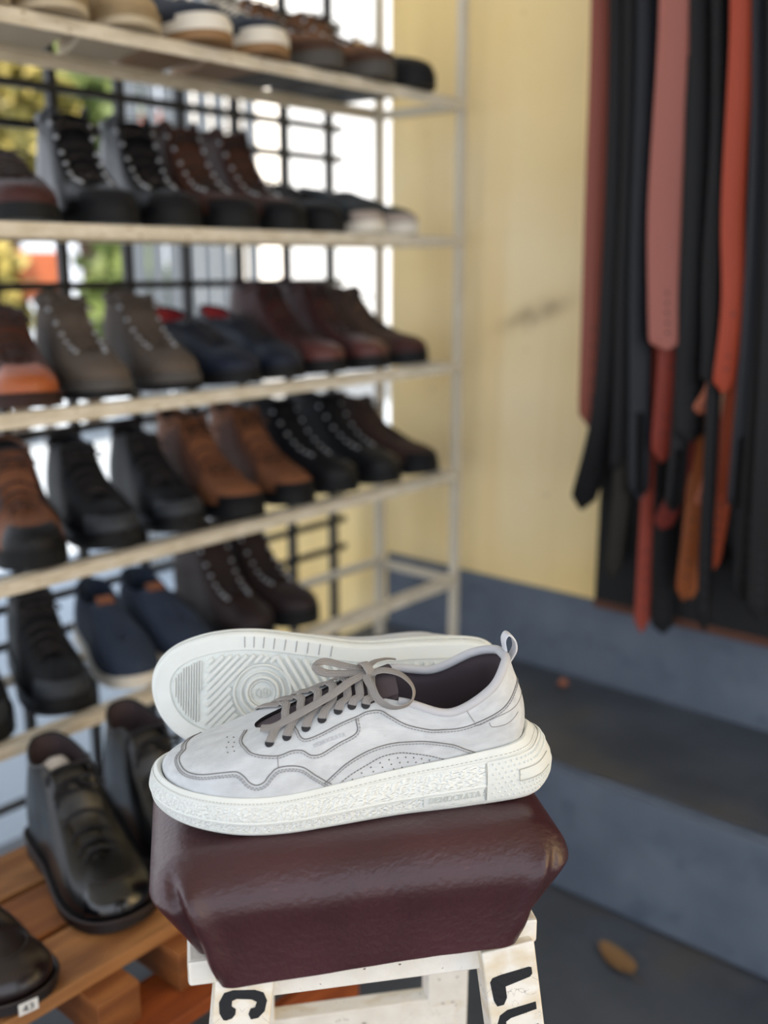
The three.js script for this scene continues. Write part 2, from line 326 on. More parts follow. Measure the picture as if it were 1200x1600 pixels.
{
  const g = thing('stool', 'white stool of chipped paint with black letters on its legs', 'stool', STOOL.clone(), yawOf(STOOLX));
  obj('seat_board', metreUV(bx(.262, .021, .208, -.011, SEATY - .0125, .002, .003), 2.6), M.chip, g);
  for (const s of [-1, 1]) obj('apron', metreUV(bx(.17, .022, .018, -.003, .599, s * .094, .002), 3), M.chip, g);
  for (const s of [-1, 1]) obj('side_apron', metreUV(bx(.016, .022, .16, s * .070 - .003, .599, 0, .002), 3), M.chip, g);
  const letters = { C: [[4, 22], [1, 17], [0, 9], [3, 2], [9, 0], [24, 0], [30, 2], [33, 8], [32, 16], [28, 21], [23, 22], [21, 18], [22, 14], [25, 13], [26, 9], [22, 7], [12, 6.5], [9, 8], [9, 12], [12, 14], [12, 18], [10, 21], [6, 22.5]], I: [[1, 0], [32, 1], [32, 7], [1, 7]], L: [[0, 5], [2, 2], [8, 1], [30, 0], [32, 1], [32, 6], [30, 8], [11, 11], [11, 20], [8, 25], [3, 25], [1, 20]], U: [[4, 4], [10, 1], [32, 0], [32, 6], [12, 8], [8, 10], [8, 16], [12, 19], [32, 18], [32, 25], [10, 26], [2, 22], [0, 14]] };
  for (const sx of [-1, 1]) for (const sz of [-1, 1]) {
    const leg = obj('leg', metreUV(bx(.042, .625, .026, 0, -.3125, 0, .002), 2.7), M.chip, g);
    leg.position.set(sz > 0 ? sx * .098 - .004 : (sx < 0 ? -.084 : .104), .612, sz * .101); leg.rotation.set(-sz * 5 * D2R, 0, sx * (sz > 0 ? 7 : 1) * D2R);
    if (sz > 0) (sx < 0 ? [['C', .007], ['I', .035]] : [['L', .020], ['U', .050]]).forEach(([ch, d]) => {
      const sh = new THREE.Shape(letters[ch].map(([s, t]) => new THREE.Vector2((s - 16.5) * .00104, -d - t * .00104)));
      const e = new THREE.ExtrudeGeometry(sh, { depth: .0003, bevelEnabled: false }); e.translate(0, 0, .0130); obj('painted_letter', e, M.paintBlack, leg);
    });
  }
  obj('stretcher', metreUV(bx(.21, .040, .020, .012, .372, -.118, .002), 3), M.chip, g);
  obj('stretcher', metreUV(bx(.27, .040, .020, -.004, .155, .135, .002), 3), M.chip, g);
  for (const s of [-1, 1]) obj('side_stretcher', metreUV(bx(.018, .03, .235, s * .112 - .004, .29, 0, .002), 3), M.chip, g);
}
// ------------------------------------------------------------------ wooden crate under the dress boots
{
  const g = thing('wooden_crate', 'low brown slatted wooden crate beside the stool', 'crate', v3(.5, 0, -1.03));
  const L = .86;
  [[-.100, 0], [.0, 1], [.100, 0]].forEach(([z, k]) => obj('plank', metreUV(bx(L, .018, .090, -.02, .341, z, .002), 2), M.wood[k], g));
  for (const x of [-.42, -.13, .05, .16, .38]) obj('crosspiece', metreUV(bx(.055, .05, .31, x, .307, .022, .002), 2), M.wood[1], g);
  obj('plank', metreUV(bx(L, .018, .085, -.02, .272, .165, .002), 2), M.wood[2], g); obj('plank', metreUV(bx(L, .018, .085, -.02, .272, -.05, .002), 2), M.wood[0], g);
  for (const x of [-.40, .36]) for (const z of [-.12, .17]) obj('corner_post', metreUV(bx(.045, .263, .045, x, .1315, z, .002), 2), M.wood[1], g);
  for (const y of [.05, .16]) obj('side_board', metreUV(bx(L, .075, .015, -.02, y, .20, .002), 2), M.wood[2], g);
}

// ------------------------------------------------------------------ shoe surfaces shared by all footwear
const crc = (arr, t) => {                                 // closed Catmull-Rom through rows of numbers, t in [0, 1]
  const n = arr.length, f = ((t % 1) + 1) % 1 * n, i = Math.floor(f), s = f - i;
  const a = arr[(i + n - 1) % n], b = arr[i % n], c = arr[(i + 1) % n], d = arr[(i + 2) % n];
  return b.map((_, k) => 0.5 * (2 * b[k] + (c[k] - a[k]) * s + (2 * a[k] - 5 * b[k] + 4 * c[k] - d[k]) * s * s + (3 * b[k] - a[k] - 3 * c[k] + d[k]) * s * s * s));
};
function closedNormal(arr, t) { const a = crc(arr, t - 0.002), b = crc(arr, t + 0.002), dx = b[0] - a[0], dz = b[1] - a[1], l = Math.hypot(dx, dz) || 1; return [dz / l * -1 * -1, -dx / l]; }
// returns S(t, w): from the feather line (w = 0) up to the collar, lacing edge or throat (w = 1)
function upperSurface(base, top, coef, feather) {
  return (t, w, off = 0) => {
    const b = crc(base, t), T = crc(top, t), k = crc(coef, t), y0 = feather(b[0]);
    const ctr = [T[0], T[2]], out = (() => { const n = closedNormal(base, t), m = [b[0] - ctr[0], b[1] - ctr[1]]; return n[0] * m[0] + n[1] * m[1] < 0 ? [-n[0], -n[1]] : n; })();
    const dy = T[1] - y0, [a, o, c, d, e] = k;
    const P0 = [b[0], y0, b[1]], P3 = T;
    const P1 = [P0[0] + out[0] * o, y0 + a * dy, P0[2] + out[1] * o];
    const P2 = [T[0] + (P0[0] - T[0]) * d + out[0] * e, T[1] - c * dy, T[2] + (P0[2] - T[2]) * d + out[1] * e];
    const q = 1 - w, r = [0, 1, 2].map((i) => q * q * q * P0[i] + 3 * q * q * w * P1[i] + 3 * q * w * w * P2[i] + w * w * w * P3[i]);
    const v = v3(...r); if (off) v.x += out[0] * off, v.z += out[1] * off; return v;
  };
}
const withNormal = (S) => (t, w, off) => {                // point lifted off the surface along its normal
  const p = S(t, w), e = 0.004, a = S(t + e, w).sub(S(t - e, w)), b = S(t, Math.min(1, w + 0.01)).sub(S(t, Math.max(0, w - 0.01)));
  const n = a.cross(b).normalize(); const c = S(t, 0.4); if (n.dot(v3(p.x - 0.14, 0.02, p.z)) < 0 && n.y < 0.2) n.negate(); if (n.y < -0.5) n.negate();
  return { p: p.clone().addScaledVector(n, off ?? 0), n };
};

// ------------------------------------------------------------------ the pale leather sneaker (local: x heel to toe, y up, camera side -z)
const SOLE = [[0, 0], [.006, -.020], [.026, -.037], [.078, -.0435], [.13, -.0455], [.18, -.0515], [.217, -.0550], [.255, -.0525], [.288, -.040], [.307, -.021], [.314, .003], [.309, .024], [.292, .040], [.262, .050], [.225, .052], [.18, .0455], [.13, .0375], [.078, .0385], [.026, .036], [.006, .020]];
const LAST = [[.024, 0], [.028, -.019], [.043, -.031], [.085, -.0365], [.13, -.039], [.18, -.0455], [.217, -.0492], [.252, -.0467], [.282, -.036], [.299, -.019], [.305, .003], [.300, .021], [.285, .036], [.258, .0445], [.225, .0465], [.18, .042], [.13, .035], [.085, .0345], [.043, .031], [.028, .019]];
const RIM = [[.036, .108, 0], [.039, .107, -.015], [.056, .0915, -.0310], [.090, .0768, -.0345], [.127, .0860, -.0275], [.160, .0880, -.0165], [.196, .0765, -.0125], [.224, .0665, -.0095], [.233, .0635, -.0045], [.2345, .0630, -.001], [.2348, .0628, .001], [.2345, .0630, .003], [.233, .0635, .006], [.224, .0665, .011], [.196, .0765, .014], [.160, .0885, .018], [.126, .093, .026], [.088, .087, .033], [.055, .100, .029], [.039, .107, .015]];
const COEF = [[.40, .007, .35, .25, .004], [.40, .006, .35, .25, .003], [.42, .004, .35, .3, .002], [.45, .003, .35, .3, .002], [.5, .003, .2, .45, .002], [.5, .003, .10, .55, .001], [.55, .003, .08, .6, 0], [.62, .003, .08, .6, 0], [.58, .003, .18, .50, 0], [.52, .004, .22, .48, 0], [.50, .004, .23, .48, 0], [.46, .003, .24, .48, 0], [.46, .002, .20, .50, 0], [.52, .002, .12, .56, 0], [.55, .003, .08, .6, 0], [.5, .003, .10, .55, .001], [.5, .003, .2, .45, .002], [.45, .003, .35, .3, .002], [.42, .004, .35, .3, .002], [.40, .006, .35, .25, .003]];
const spring = (x) => 0.012 * Math.pow(clamp((x - .215) / .1), 2) + 0.005 * Math.pow(clamp((.03 - x) / .03), 2);
const soleTop = (x) => lerp(lerp(.046, .038, sstep(x, .02, .14)), .029, sstep(x, .10, .24)) + spring(x) * 0.55;
const featherY = (x) => soleTop(x) - 0.002;
const S = upperSurface(LAST, RIM, COEF, featherY), SN = withNormal(S);
// sidewall: f from the ground (0) to the top edge (1)
function sideWall(t, f, off = 0) {
  const b = crc(SOLE, t), n = closedNormal(SOLE, t), o = n[0] * (b[0] - .15) + n[1] * b[1] < 0 ? -1 : 1;
  const prof = [[0, -.0035], [.05, -.0008], [.12, 0], [.5, .0012], [.8, -.0005], [.9, -.002], [1, -.0045]];
  let k = 0; while (k < prof.length - 2 && f > prof[k + 1][0]) k++;
  let d = lerp(prof[k][1], prof[k + 1][1], clamp((f - prof[k][0]) / (prof[k + 1][0] - prof[k][0]))) + off;
  const heel = sstep(b[0], .05, .0); d -= heel * 0.013 * Math.pow(clamp((f - .42) / .58), 1.3);
  const y0 = spring(b[0]), y1 = soleTop(b[0]);
  return v3(b[0] + n[0] * o * d, lerp(y0, y1, f), b[1] + n[1] * o * d);
}
function sneaker(g, mirror, withTread) {
  const fix = (q) => (mirror ? [].concat(q).map((x) => mirrorZ(x)) : q);
  const P = (name, geos, mat, parent = g) => obj(name, fix(geos), mat, parent);
  const upper = P('upper', grid((u, w) => S(u, w), 320, 48, true), M.nubuck);
  // padded collar roll along the opening
  const rimPts = []; for (let i = 0; i <= 60; i++) { const t = lerp(15.9 / 20, 1 + 4.1 / 20, i / 60); const p = v3(...crc(RIM, t)); const c = v3(.085, 0, 0); const inw = v3(c.x - p.x, 0, -p.z).normalize(); p.addScaledVector(inw, 0.0025); p.y -= 0.0018; rimPts.push(p); }
  P('collar_roll', new THREE.TubeGeometry(new THREE.CatmullRomCurve3(rimPts), 160, 0.0036, 10, false), M.nubuckPlain);
  // lining: hangs from the rim down to the insole
  P('lining', grid((u, w) => {
    const T = v3(...crc(RIM, u)), b = crc(LAST, u), q = v3(b[0] + (b[0] < .15 ? .006 : -.006), featherY(b[0]) + .004, b[1] * .86);
    const s = S(u, 1 - w), m = v3(lerp(s.x, .14, .06 * Math.min(1, w * 6)), s.y - .002, s.z * (1 - .14 * Math.min(1, w * 5)));
    return m.lerp(q, w * w * w);
  }, 160, 16, true, true), M.inlay, upper);
  P('insole', grid((u, w) => { const b = crc(LAST, u); return v3(lerp(.15, b[0], w * .96), featherY(b[0]) * w + .0405 * (1 - w) + .001, b[1] * w * .9); }, 100, 6, true, true), M.insole, upper);
  // tongue
  const tc = new THREE.CatmullRomCurve3([v3(.243, .056, .001), v3(.232, .0615, .001), v3(.20, .0755, .001), v3(.165, .0895, .001), v3(.142, .0975, .001), v3(.128, .102, .001)]);
  P('tongue', [1, -1].map((s) => grid((u, w) => { const p = tc.getPoint(u), z = (w - .5) * 2, hw = lerp(.012, .027, sstep(u, 0, .5)); return v3(p.x, p.y - .010 * z * z * sstep(u, 0, .4) - (s < 0 ? .004 : 0), p.z + z * hw); }, 40, 12, false, s > 0)), M.inlay);
  // midsole and outsole
  const N = 400, per = 0.73;
  const uvw = (u, w) => [u * per / 0.16, w * 0.03 / 0.04];
  const mid = P('midsole', grid((u, w) => sideWall(u, lerp(.80, 1, w)), N, 6, true, false), M.rubber);
  P('sidewall_relief', grid((u, w) => sideWall(u, lerp(.42, .82, w), .0002), N, 10, true, false, uvw), M.relief, mid);
  P('sidewall_band', grid((u, w) => sideWall(u, lerp(.36, .44, w), .0009 * Math.sin(w * Math.PI)), N, 4, true, false), M.rubber, mid);
  P('top_edge', grid((u, w) => { const a = sideWall(u, 1), b = crc(LAST, u); const q = v3(b[0], soleTop(b[0]) - .0035, b[1] * .98); return a.lerp(q, w).add(v3(0, .0016 * Math.sin(w * Math.PI), 0)); }, N, 6, true, false), M.rubber, mid);
  const inset = (u, d, up) => { const a = sideWall(u, 0, -d); a.y = spring(a.x) + up; return a; };
  const out = P('outsole', [grid((u, w) => sideWall(u, lerp(.0, .10, w)), N, 4, true, false), grid((u, w) => inset(u, lerp(.0115, 0, w), 0), N, 4, true, false)], M.rubber);
  P('outsole_relief', grid((u, w) => sideWall(u, lerp(.10, .37, w), -.0004), N, 8, true, false, (u, w) => [u * per / .12 + .37, w * .02 / .04]), M.relief, out);
  // recessed tread field
  P('tread_field', [grid((u, w) => inset(u, lerp(.0115, .0122, w), .0024 * w), N, 1, true, true), grid((u, w) => { const a = inset(u, .0122, 0); a.x = lerp(.155, a.x, w); a.z *= w; a.y = spring(a.x) + .0024; return a; }, N, 14, true, false)], M.rubber, out);
  // moulded lines: grooves running round the sidewall
  for (const f of [.86, .355, .115]) { const pts = []; for (let i = 0; i < 160; i++) pts.push(sideWall(i / 160, f, -.0001)); P('sidewall_line', tube(pts, .00045, 2, true, 5), M.rubber, mid); }
  if (withTread) treadPattern(P, out);
  return { P, upper, mid, out };
}
function treadPattern(P, out) {
  const EDGE = []; for (let i = 0; i < 100; i++) EDGE.push(sideWall(i / 100, 0, -.0145));
  const field = (x, z) => { // inside the recessed field?
    
    let c = false; for (let i = 0, j = 99; i < 100; j = i++) { const a = EDGE[i], b = EDGE[j], ax = a.x, az = a.z, bx_ = b.x, bz = b.z; if ((az > z) !== (bz > z) && x < (bx_ - ax) * (z - az) / (bz - az) + ax) c = !c; }
    return c;
  };
  const cx = .219, cz = -.001;
  const rib = (x0, z0, x1, z1, w, keep) => {               // clip a straight rib to the field
    let run = null; const n = 60, runs = [];
    for (let i = 0; i <= n; i++) { const x = lerp(x0, x1, i / n), z = lerp(z0, z1, i / n), ok = field(x, z) && keep(x, z); if (ok) { run = run ?? [x, z, x, z]; run[2] = x; run[3] = z; } if ((!ok || i === n) && run) { runs.push(run); run = null; } }
    for (const [a, b, c, d] of runs) {
      const l = Math.hypot(c - a, d - b); if (l < .004) continue;
      const y = spring((a + c) / 2), tilt = Math.atan2(spring(c) - spring(a), l);
      const q = new RoundedBoxGeometry(l, .0026, w, 1, .0005); q.rotateZ(tilt); q.rotateY(-Math.atan2(d - b, c - a)); q.translate((a + c) / 2, y + .0011, (b + d) / 2);
      P('tread_rib', q, M.rubber, out);
    }
  };
  const ring = (x, z) => Math.hypot(x - cx, z - cz) > .0265;
  for (let i = 0; i < 15; i++) { const x = .2745 + i * .0022; rib(x, -.05, x - .004, .05, .0012, (X, Z) => X > .2725 - Z * .08); }       // fine toe bars
  for (let i = 0; i < 26; i++) { const x = .14 + i * .0068; rib(x + .05, -.055, x - .055, .05, .0034, (X, Z) => ring(X, Z) && X < .2690 - Z * .08 && X > .20 + Z * .2); }
  for (let i = 0; i < 16; i++) { const x = .11 + i * .0072; rib(x - .03, -.055, x + .03, .055, .0034, (X, Z) => ring(X, Z) && X < .205 + Z * .1 && X > .135); }
  for (let i = 0; i < 12; i++) { const x = .03 + i * .009; rib(x, -.05, x, .05, .004, (X) => X < .132); }
  for (const [r, w] of [[.0245, .0012], [.0185, .0011], [.0135, .0016], [.0108, .0008]]) {
    const q = new THREE.TorusGeometry(r, w, 8, 60); q.rotateX(Math.PI / 2); q.scale(1, .8, 1); q.rotateZ(Math.atan2(spring(cx + .02) - spring(cx - .02), .04)); q.translate(cx, spring(cx) + .0012, cz); P('tread_ring', q, M.rubber, out);
  }
  // the round emblem: a small oval of three bars inside two arcs
  for (const s of [-1, 1]) { const q = new THREE.TorusGeometry(.0062, .0006, 6, 20, Math.PI * .8); q.rotateZ(Math.PI * .1); q.rotateX(Math.PI / 2); q.scale(.75, .8, s); q.rotateY(Math.PI / 2); if (s < 0) { const a = q.index.array; for (let i = 0; i < a.length; i += 3) { const t = a[i]; a[i] = a[i + 1]; a[i + 1] = t; } q.computeVertexNormals(); } q.translate(cx, spring(cx) + .0016, cz); P('emblem_arc', q, M.rubber, out); }
  for (const k of [-1, 0, 1]) P('emblem_bar', bx(.0012, .0018, .006 - Math.abs(k) * .001, cx + k * .0026, spring(cx) + .0016, cz), M.rubber, out);
  // notches cut across the border on both edges
  for (const [t0, n, d] of [[.30, 9, .0055], [.69, 9, .0055], [.13, 8, .0055]]) for (let i = 0; i < n; i++) {
    const t = t0 + i * d * 1.9, a = sideWall(t, .002), b = sideWall(t, .002, -.0095); b.y = spring(b.x) - .0002; a.y -= .0002; P('border_notch', bar(a, b, .0004, 5), M.stitch, out);
  }
}

const EYES = [[.3276, .668], [.3094, .689], [.2902, .729], [.2748, .765], [.2603, .815], [.2478, .85], [.2345, .86]];

// ------------------------------------------------------------------ place the two sneakers
{
  const Y1 = 11.1 * D2R, toe = RIGHT.clone().multiplyScalar(-Math.cos(Y1)).addScaledVector(FWD, -Math.sin(Y1));
  const g = thing('sneaker', 'pale grey leather sneaker standing upright with grey laces and thick white sole', 'shoe', at(.1317, .7668, TOP), yawOf(toe), 'pale sneakers on the stool');
  const { P, upper, mid } = sneaker(g, false, false);
  sneakerDetails(g, P, upper, mid);
  const Y2 = 6 * D2R, tilt = 11.5 * D2R, toe2 = RIGHT.clone().multiplyScalar(-Math.cos(Y2)).addScaledVector(FWD, -Math.sin(Y2));
  const back = v3(0, 1, 0).cross(toe2).normalize().negate(); if (back.dot(FWD) < 0) back.negate();
  const yAxis = back.clone().multiplyScalar(Math.cos(tilt)).addScaledVector(v3(0, 1, 0), -Math.sin(tilt)), zAxis = toe2.clone().cross(yAxis);
  const h = thing('sneaker', 'pale grey sneaker lying on its side behind, white patterned sole facing out', 'shoe', v3(0, 0, 0), 0, 'pale sneakers on the stool');
  const m4 = new THREE.Matrix4().makeBasis(toe2, yAxis, zAxis); h.quaternion.setFromRotationMatrix(m4);
  const tip = at(-.200, .818, TOP + .0445); h.position.copy(tip).addScaledVector(toe2, -.314).addScaledVector(yAxis, 0);
  const two = sneaker(h, true, true); simpleLaces(two.P, h);
}

// eyelets on the near side as (t, w) of the upper's surface
function crossLace([t, w], width = .0068) {
  const t2 = 1 - t, e1 = SN(t, w, .0012), r1 = SN(t - .004, .96, .0022), e2 = SN(t2, w, .0012), r2 = SN(t2 + .004, .96, .0022);
  const mid = r1.p.clone().lerp(r2.p, .5); mid.y = Math.max(r1.p.y, r2.p.y) + .0055; mid.x -= .003;
  const q1 = r1.p.clone().lerp(mid, .45), q2 = r2.p.clone().lerp(mid, .45); q1.y += .0016; q2.y += .0016;
  const up = v3(.35, 1, 0), f = SN(t, lerp(w, .96, .5), .0022), f2 = SN(t2, lerp(w, .96, .5), .0022);
  return band([e1.p.clone().addScaledVector(e1.n, -.003), e1.p, f.p, r1.p, q1, mid, q2, r2.p, f2.p, e2.p, e2.p.clone().addScaledVector(e2.n, -.003)], [e1.n, e1.n, f.n, r1.n.clone().lerp(up, .5), up, up, up, r2.n.clone().lerp(up, .5), f2.n, e2.n, e2.n], width, .0013, 8);
}
function simpleLaces(P, g) { for (const e of EYES) P('lace', crossLace(e), M.lace, g); }
function sneakerDetails(g, P, upper, mid) {
  for (const e of EYES) {
    P('lace', crossLace(e), M.lace, g);
    const q = SN(e[0], e[1] - .015, .0006), d = new THREE.CylinderGeometry(.0034, .0034, .0012, 14); d.applyQuaternion(new THREE.Quaternion().setFromUnitVectors(v3(0, 1, 0), q.n)); d.translate(q.p.x, q.p.y, q.p.z); P('eyelet', d, M.hole, upper);
  }
  // seams and stitching, as (t, w) on the surface
  const SEAMS = {
    toe_guard_seam: [[.60, .40], [.565, .44], [.53, .46], [.5, .463], [.487, .456], [.4726, .378], [.4486, .323], [.4234, .281], [.3986, .285], [.374, .329], [.3558, .344], [.3456, .29], [.3358, .193], [.3296, .167], [.3239, .182], [.3172, .27], [.3102, .326], [.3005, .326], [.286, .284], [.2686, .154], [.2532, .034]],
    eyestay_seam: [[.445, .93], [.418, .90], [.3987, .837], [.3621, .683], [.3434, .562], [.3259, .495], [.311, .463], [.2995, .482], [.2891, .46], [.2753, .366], [.2673, .352], [.2503, .421], [.2376, .492], [.24, .668]],
    collar_seam: [[.3094, .855], [.3008, .74], [.2856, .568], [.272, .571], [.2415, .682], [.2308, .755], [.2201, .781], [.2088, .705], [.1913, .594], [.174, .589], [.1557, .64], [.1373, .628], [.1224, .626], [.105, .627], [.0683, .673], [.03, .70], [-.02, .70]],
    vamp_seam: [[.3128, .457], [.3096, .325]],
    arch_seam: [[.2600, .055], [.2524, .113], [.2402, .209], [.223, .298], [.2081, .338], [.1919, .35], [.175, .363], [.1578, .316], [.1408, .117], [.132, .01]],
    arch_stitching: [[.2470, .015], [.2365, .086], [.2251, .145], [.2138, .202], [.2016, .214], [.1886, .182], [.1753, .128], [.1615, .035]],
    heel_strip_seam: [[.1301, .615], [.1272, .561], [.1134, .566], [.0686, .507], [.03, .52], [-.02, .52]],
    heel_patch_seam: [[.1172, .53], [.1141, .41], [.101, .368], [.0721, .411]],
    collar_join: [[.1333, .936], [.1295, .656]],
  };
  const dense = (pts, n) => { const c = new THREE.CatmullRomCurve3(pts.map(([a, b]) => v3(a * 3, b, 0)), false, 'centripetal'); return c.getSpacedPoints(n).map((p) => [p.x / 3, clamp(p.y)]); };
  for (const [name, pts] of Object.entries(SEAMS)) {
    const d = dense(pts, pts.length * 8);
    const thin = name === 'vamp_seam' || name === 'collar_join' || name === 'heel_patch_seam' || name === 'heel_strip_seam';
    if (name !== 'arch_stitching') P(name, tube(d.map(([t, w]) => SN(t, w, .00015).p), thin ? .0003 : .00042, 1, false, 6), thin ? M.stitch : M.seam, upper);
    // stitches: short threads beside the seam
    const st = [], len = d.map(([t, w]) => SN(t, w, .0004)), sides = name === 'toe_guard_seam' ? [-.0022, -.0036] : name === 'arch_stitching' ? [0] : thin ? [] : [-.0018];
    for (const o of sides) {
      let acc = 0; const path = len.map((q, i) => { const a = len[Math.max(0, i - 1)].p, b = len[Math.min(len.length - 1, i + 1)].p, tan = b.clone().sub(a).normalize(); return q.p.clone().addScaledVector(q.n.clone().cross(tan).normalize(), o); });
      const c = new THREE.CatmullRomCurve3(path), total = c.getLength(), n = Math.floor(total / .0026);
      for (let i = 0; i < n; i++) st.push(bar(c.getPointAt((i + .12) / n), c.getPointAt((i + .82) / n), .00034, 5));
    }
    if (st.length) { const m = P('stitching', st, name === 'arch_stitching' ? M.seam : M.stitch, upper); m.userData.kind = 'stuff'; }
  }
  // punched holes
  const perf = [[.4582, .78], [.4348, .81], [.4197, .742], [.4016, .755], [.403, .675], [.3889, .69], [.386, .606], [.3757, .626]];
  for (let i = 0; i < 11; i++) for (let k = 0; k < 3; k++) { const t = lerp(.236, .168, i / 10) - k * .002, roof = .205 * Math.sin(Math.PI * clamp((.247 - t) / .088)), w = roof - .05 - k * .06; if (w > .02) perf.push([t, w]); }
  { const m = P('perforation', perf.map(([t, w]) => { const q = SN(t, w, .0001), d = new THREE.CylinderGeometry(.0006, .0006, .0005, 8); d.applyQuaternion(new THREE.Quaternion().setFromUnitVectors(v3(0, 1, 0), q.n)); d.translate(q.p.x, q.p.y, q.p.z); return d; }), M.seam, upper); m.userData.kind = 'stuff'; }
  // bow
  const B = (pts, ups, w = .0066, name = 'lace_bow') => P(name, band(pts.map((p) => v3(...p)), ups.map((p) => v3(...p)), w, .0014, 12), M.lace, g);
  B([[.148, .1005, -.002], [.1634, .0975, -.011], [.1766, .0915, -.0165], [.1917, .0848, -.0195], [.2087, .0768, -.0205], [.2232, .0700, -.020], [.2312, .0688, -.017]], [[.3, 1, -.6], [.35, 1, -.7], [.4, 1, -.7], [.4, 1, -.6], [.4, 1, -.6], [.35, 1, -.5], [.3, 1, -.3]], .0068, 'lace_end');
  B([[.150, .0995, -.004], [.1354, .1030, -.006], [.1222, .1000, -.012], [.1158, .0925, -.022], [.1205, .0862, -.032], [.134, .0858, -.0375], [.1444, .0905, -.034], [.1480, .0965, -.018], [.150, .100, -.006]], [[0, 1, -.3], [-.1, 1, -.3], [-.6, .8, -.4], [-1, .3, -.5], [-.6, -.6, -.6], [.2, -.8, -.8], [.8, .2, -.9], [.6, .8, -.5], [.2, 1, -.3]]);
  B([[.149, .1005, .0], [.163, .0990, .003], [.1808, .1000, .006], [.1875, .1040, .008], [.1799, .1065, .012], [.1652, .1030, .010], [.151, .1010, .004]], [[.2, 1, -.3], [.2, 1, -.5], [.6, .8, -.6], [1, .2, -.4], [.2, 1, -.7], [-.1, 1, -.6], [0, 1, -.3]]);
  B([[.149, .1015, .002], [.140, .1030, .012], [.128, .1000, .024], [.120, .0945, .036]], [[0, 1, 0], [0, 1, .2], [-.2, 1, .5], [-.3, 1, .6]], .0064, 'lace_end');
  B([[.1445, .0975, -.006], [.1468, .1045, -.004], [.1495, .1070, .001], [.1515, .1040, .006], [.152, .0985, .007]], [[-.3, .4, -1], [-.2, 1, -.6], [0, 1, 0], [.2, 1, .6], [.3, .3, 1]], .0078, 'lace_knot');
  // pull tab at the heel
  P('pull_tab', band([[.0345, .100, 0], [.0290, .111, 0], [.0310, .1195, 0], [.0360, .1235, 0], [.0385, .1195, 0], [.0372, .110, 0]].map((p) => v3(...p)), [[-1, -.2, 0], [-1, .3, 0], [-.8, .6, 0], [.2, 1, 0], [1, 0, 0], [1, -.1, 0]].map((p) => v3(...p)), .011, .0016, 8), M.nubuckPlain, upper);
  // lettering
  const tAt = (x) => { let a = 1 / 20, b = 8 / 20; for (let i = 0; i < 40; i++) { const m = (a + b) / 2; if (crc(SOLE, m)[0] < x) a = m; else b = m; } return a; };
  const plate = (name, x0, x1, f0, f1, off, mat = M.rubber) => P(name, grid((u, w) => sideWall(lerp(tAt(x0), tAt(x1), u), lerp(f0, f1, w), off), 24, 6), mat, mid);
  plate('name_strip', .0655, .1125, .16, .42, .0004);
  const writeOn = (word, size, depth, sp, pos, name, mat, parent) => {
    let adv = 0; const gl = [...word].map((ch) => { const e = new TextGeometry(ch, { font: FONT, size, depth, curveSegments: 4, bevelEnabled: false }); e.computeBoundingBox(); const w = e.boundingBox.max.x - e.boundingBox.min.x; e.translate(-e.boundingBox.min.x - w / 2, -size / 2, 0); const r = { e, at: adv + w / 2 }; adv += w + sp; return r; });
    adv -= sp; for (const { e, at: s } of gl) { const { p, X, Y, Z } = pos(s / adv); e.applyMatrix4(new THREE.Matrix4().makeBasis(X, Y, Z).setPosition(p)); P(name, e, mat, parent); }
  };
  writeOn('DEMOCRATA', .0048, .0007, .0011, (s) => { const x = lerp(.1085, .0675, s), t = tAt(x), p = sideWall(t, .285, .0004), X = sideWall(tAt(x - .002), .285).sub(sideWall(tAt(x + .002), .285)).normalize(), Y = sideWall(t, .40).sub(sideWall(t, .2)).normalize(), Z = X.clone().cross(Y); return { p, X, Y, Z }; }, 'raised_letter', M.letterShade, mid);
  writeOn('DEMOCRATA', .0028, .0002, .0006, (s) => { const t = lerp(.2759, .2461, s), w = lerp(.46, .502, s), q = SN(t, w, .0001), X = SN(lerp(.2759, .2461, Math.min(1, s + .05)), lerp(.46, .502, Math.min(1, s + .05))).p.sub(SN(lerp(.2759, .2461, Math.max(0, s - .05)), lerp(.46, .502, Math.max(0, s - .05))).p).normalize(), Y = q.n.clone().cross(X).normalize(); return { p: q.p, X, Y, Z: q.n }; }, 'embossed_letter', M.emboss, upper);
  // heel block: dividing groove, smooth plate and moulded studs
  { const t = tAt(.0632); P('sidewall_groove', tube([.02, .3, .6, .8].map((f) => sideWall(t, f, .0003)), .0006, 4, false, 6), M.seam2, mid); }
  plate('heel_background', .004, .0625, .11, .84, .0010);
  P('heel_background', grid((u, w) => sideWall(lerp(-.08, tAt(.004), u), lerp(.11, .84, w), .0010), 24, 6), M.rubber, mid);
  { const st = []; for (let k = 0; k < 8; k++) for (let i = 0; i < 46; i++) { const t = lerp(-.08, tAt(.0605), (i + (k % 2) * .5) / 46), f = .17 + k * .088, x = crc(SOLE, t)[0]; if (f > .36 && f < .62 && t > -.06 && x < .034) continue; const p = sideWall(t, f, .0012), q = new THREE.OctahedronGeometry(.0013, 0); q.scale(1, .9, 1); q.translate(p.x, p.y, p.z); st.push(q); } const m = P('heel_stud', st, M.rubber, mid); m.userData.kind = 'stuff'; }
  { const pts = []; for (const [x, f] of [[.036, .40], [.036, .60]]) pts.push(sideWall(tAt(x), f, .0016)); P('heel_plate_line', [tube(pts, .0004, 4, false, 5), tube([.036, .028, .018, .008].map((x) => sideWall(tAt(x), .40, .0016)), .0004, 4, false, 5), tube([.036, .028, .018, .008, .002].map((x) => sideWall(tAt(x), .60, .0016)), .0004, 4, false, 5)], M.seam2, mid); }
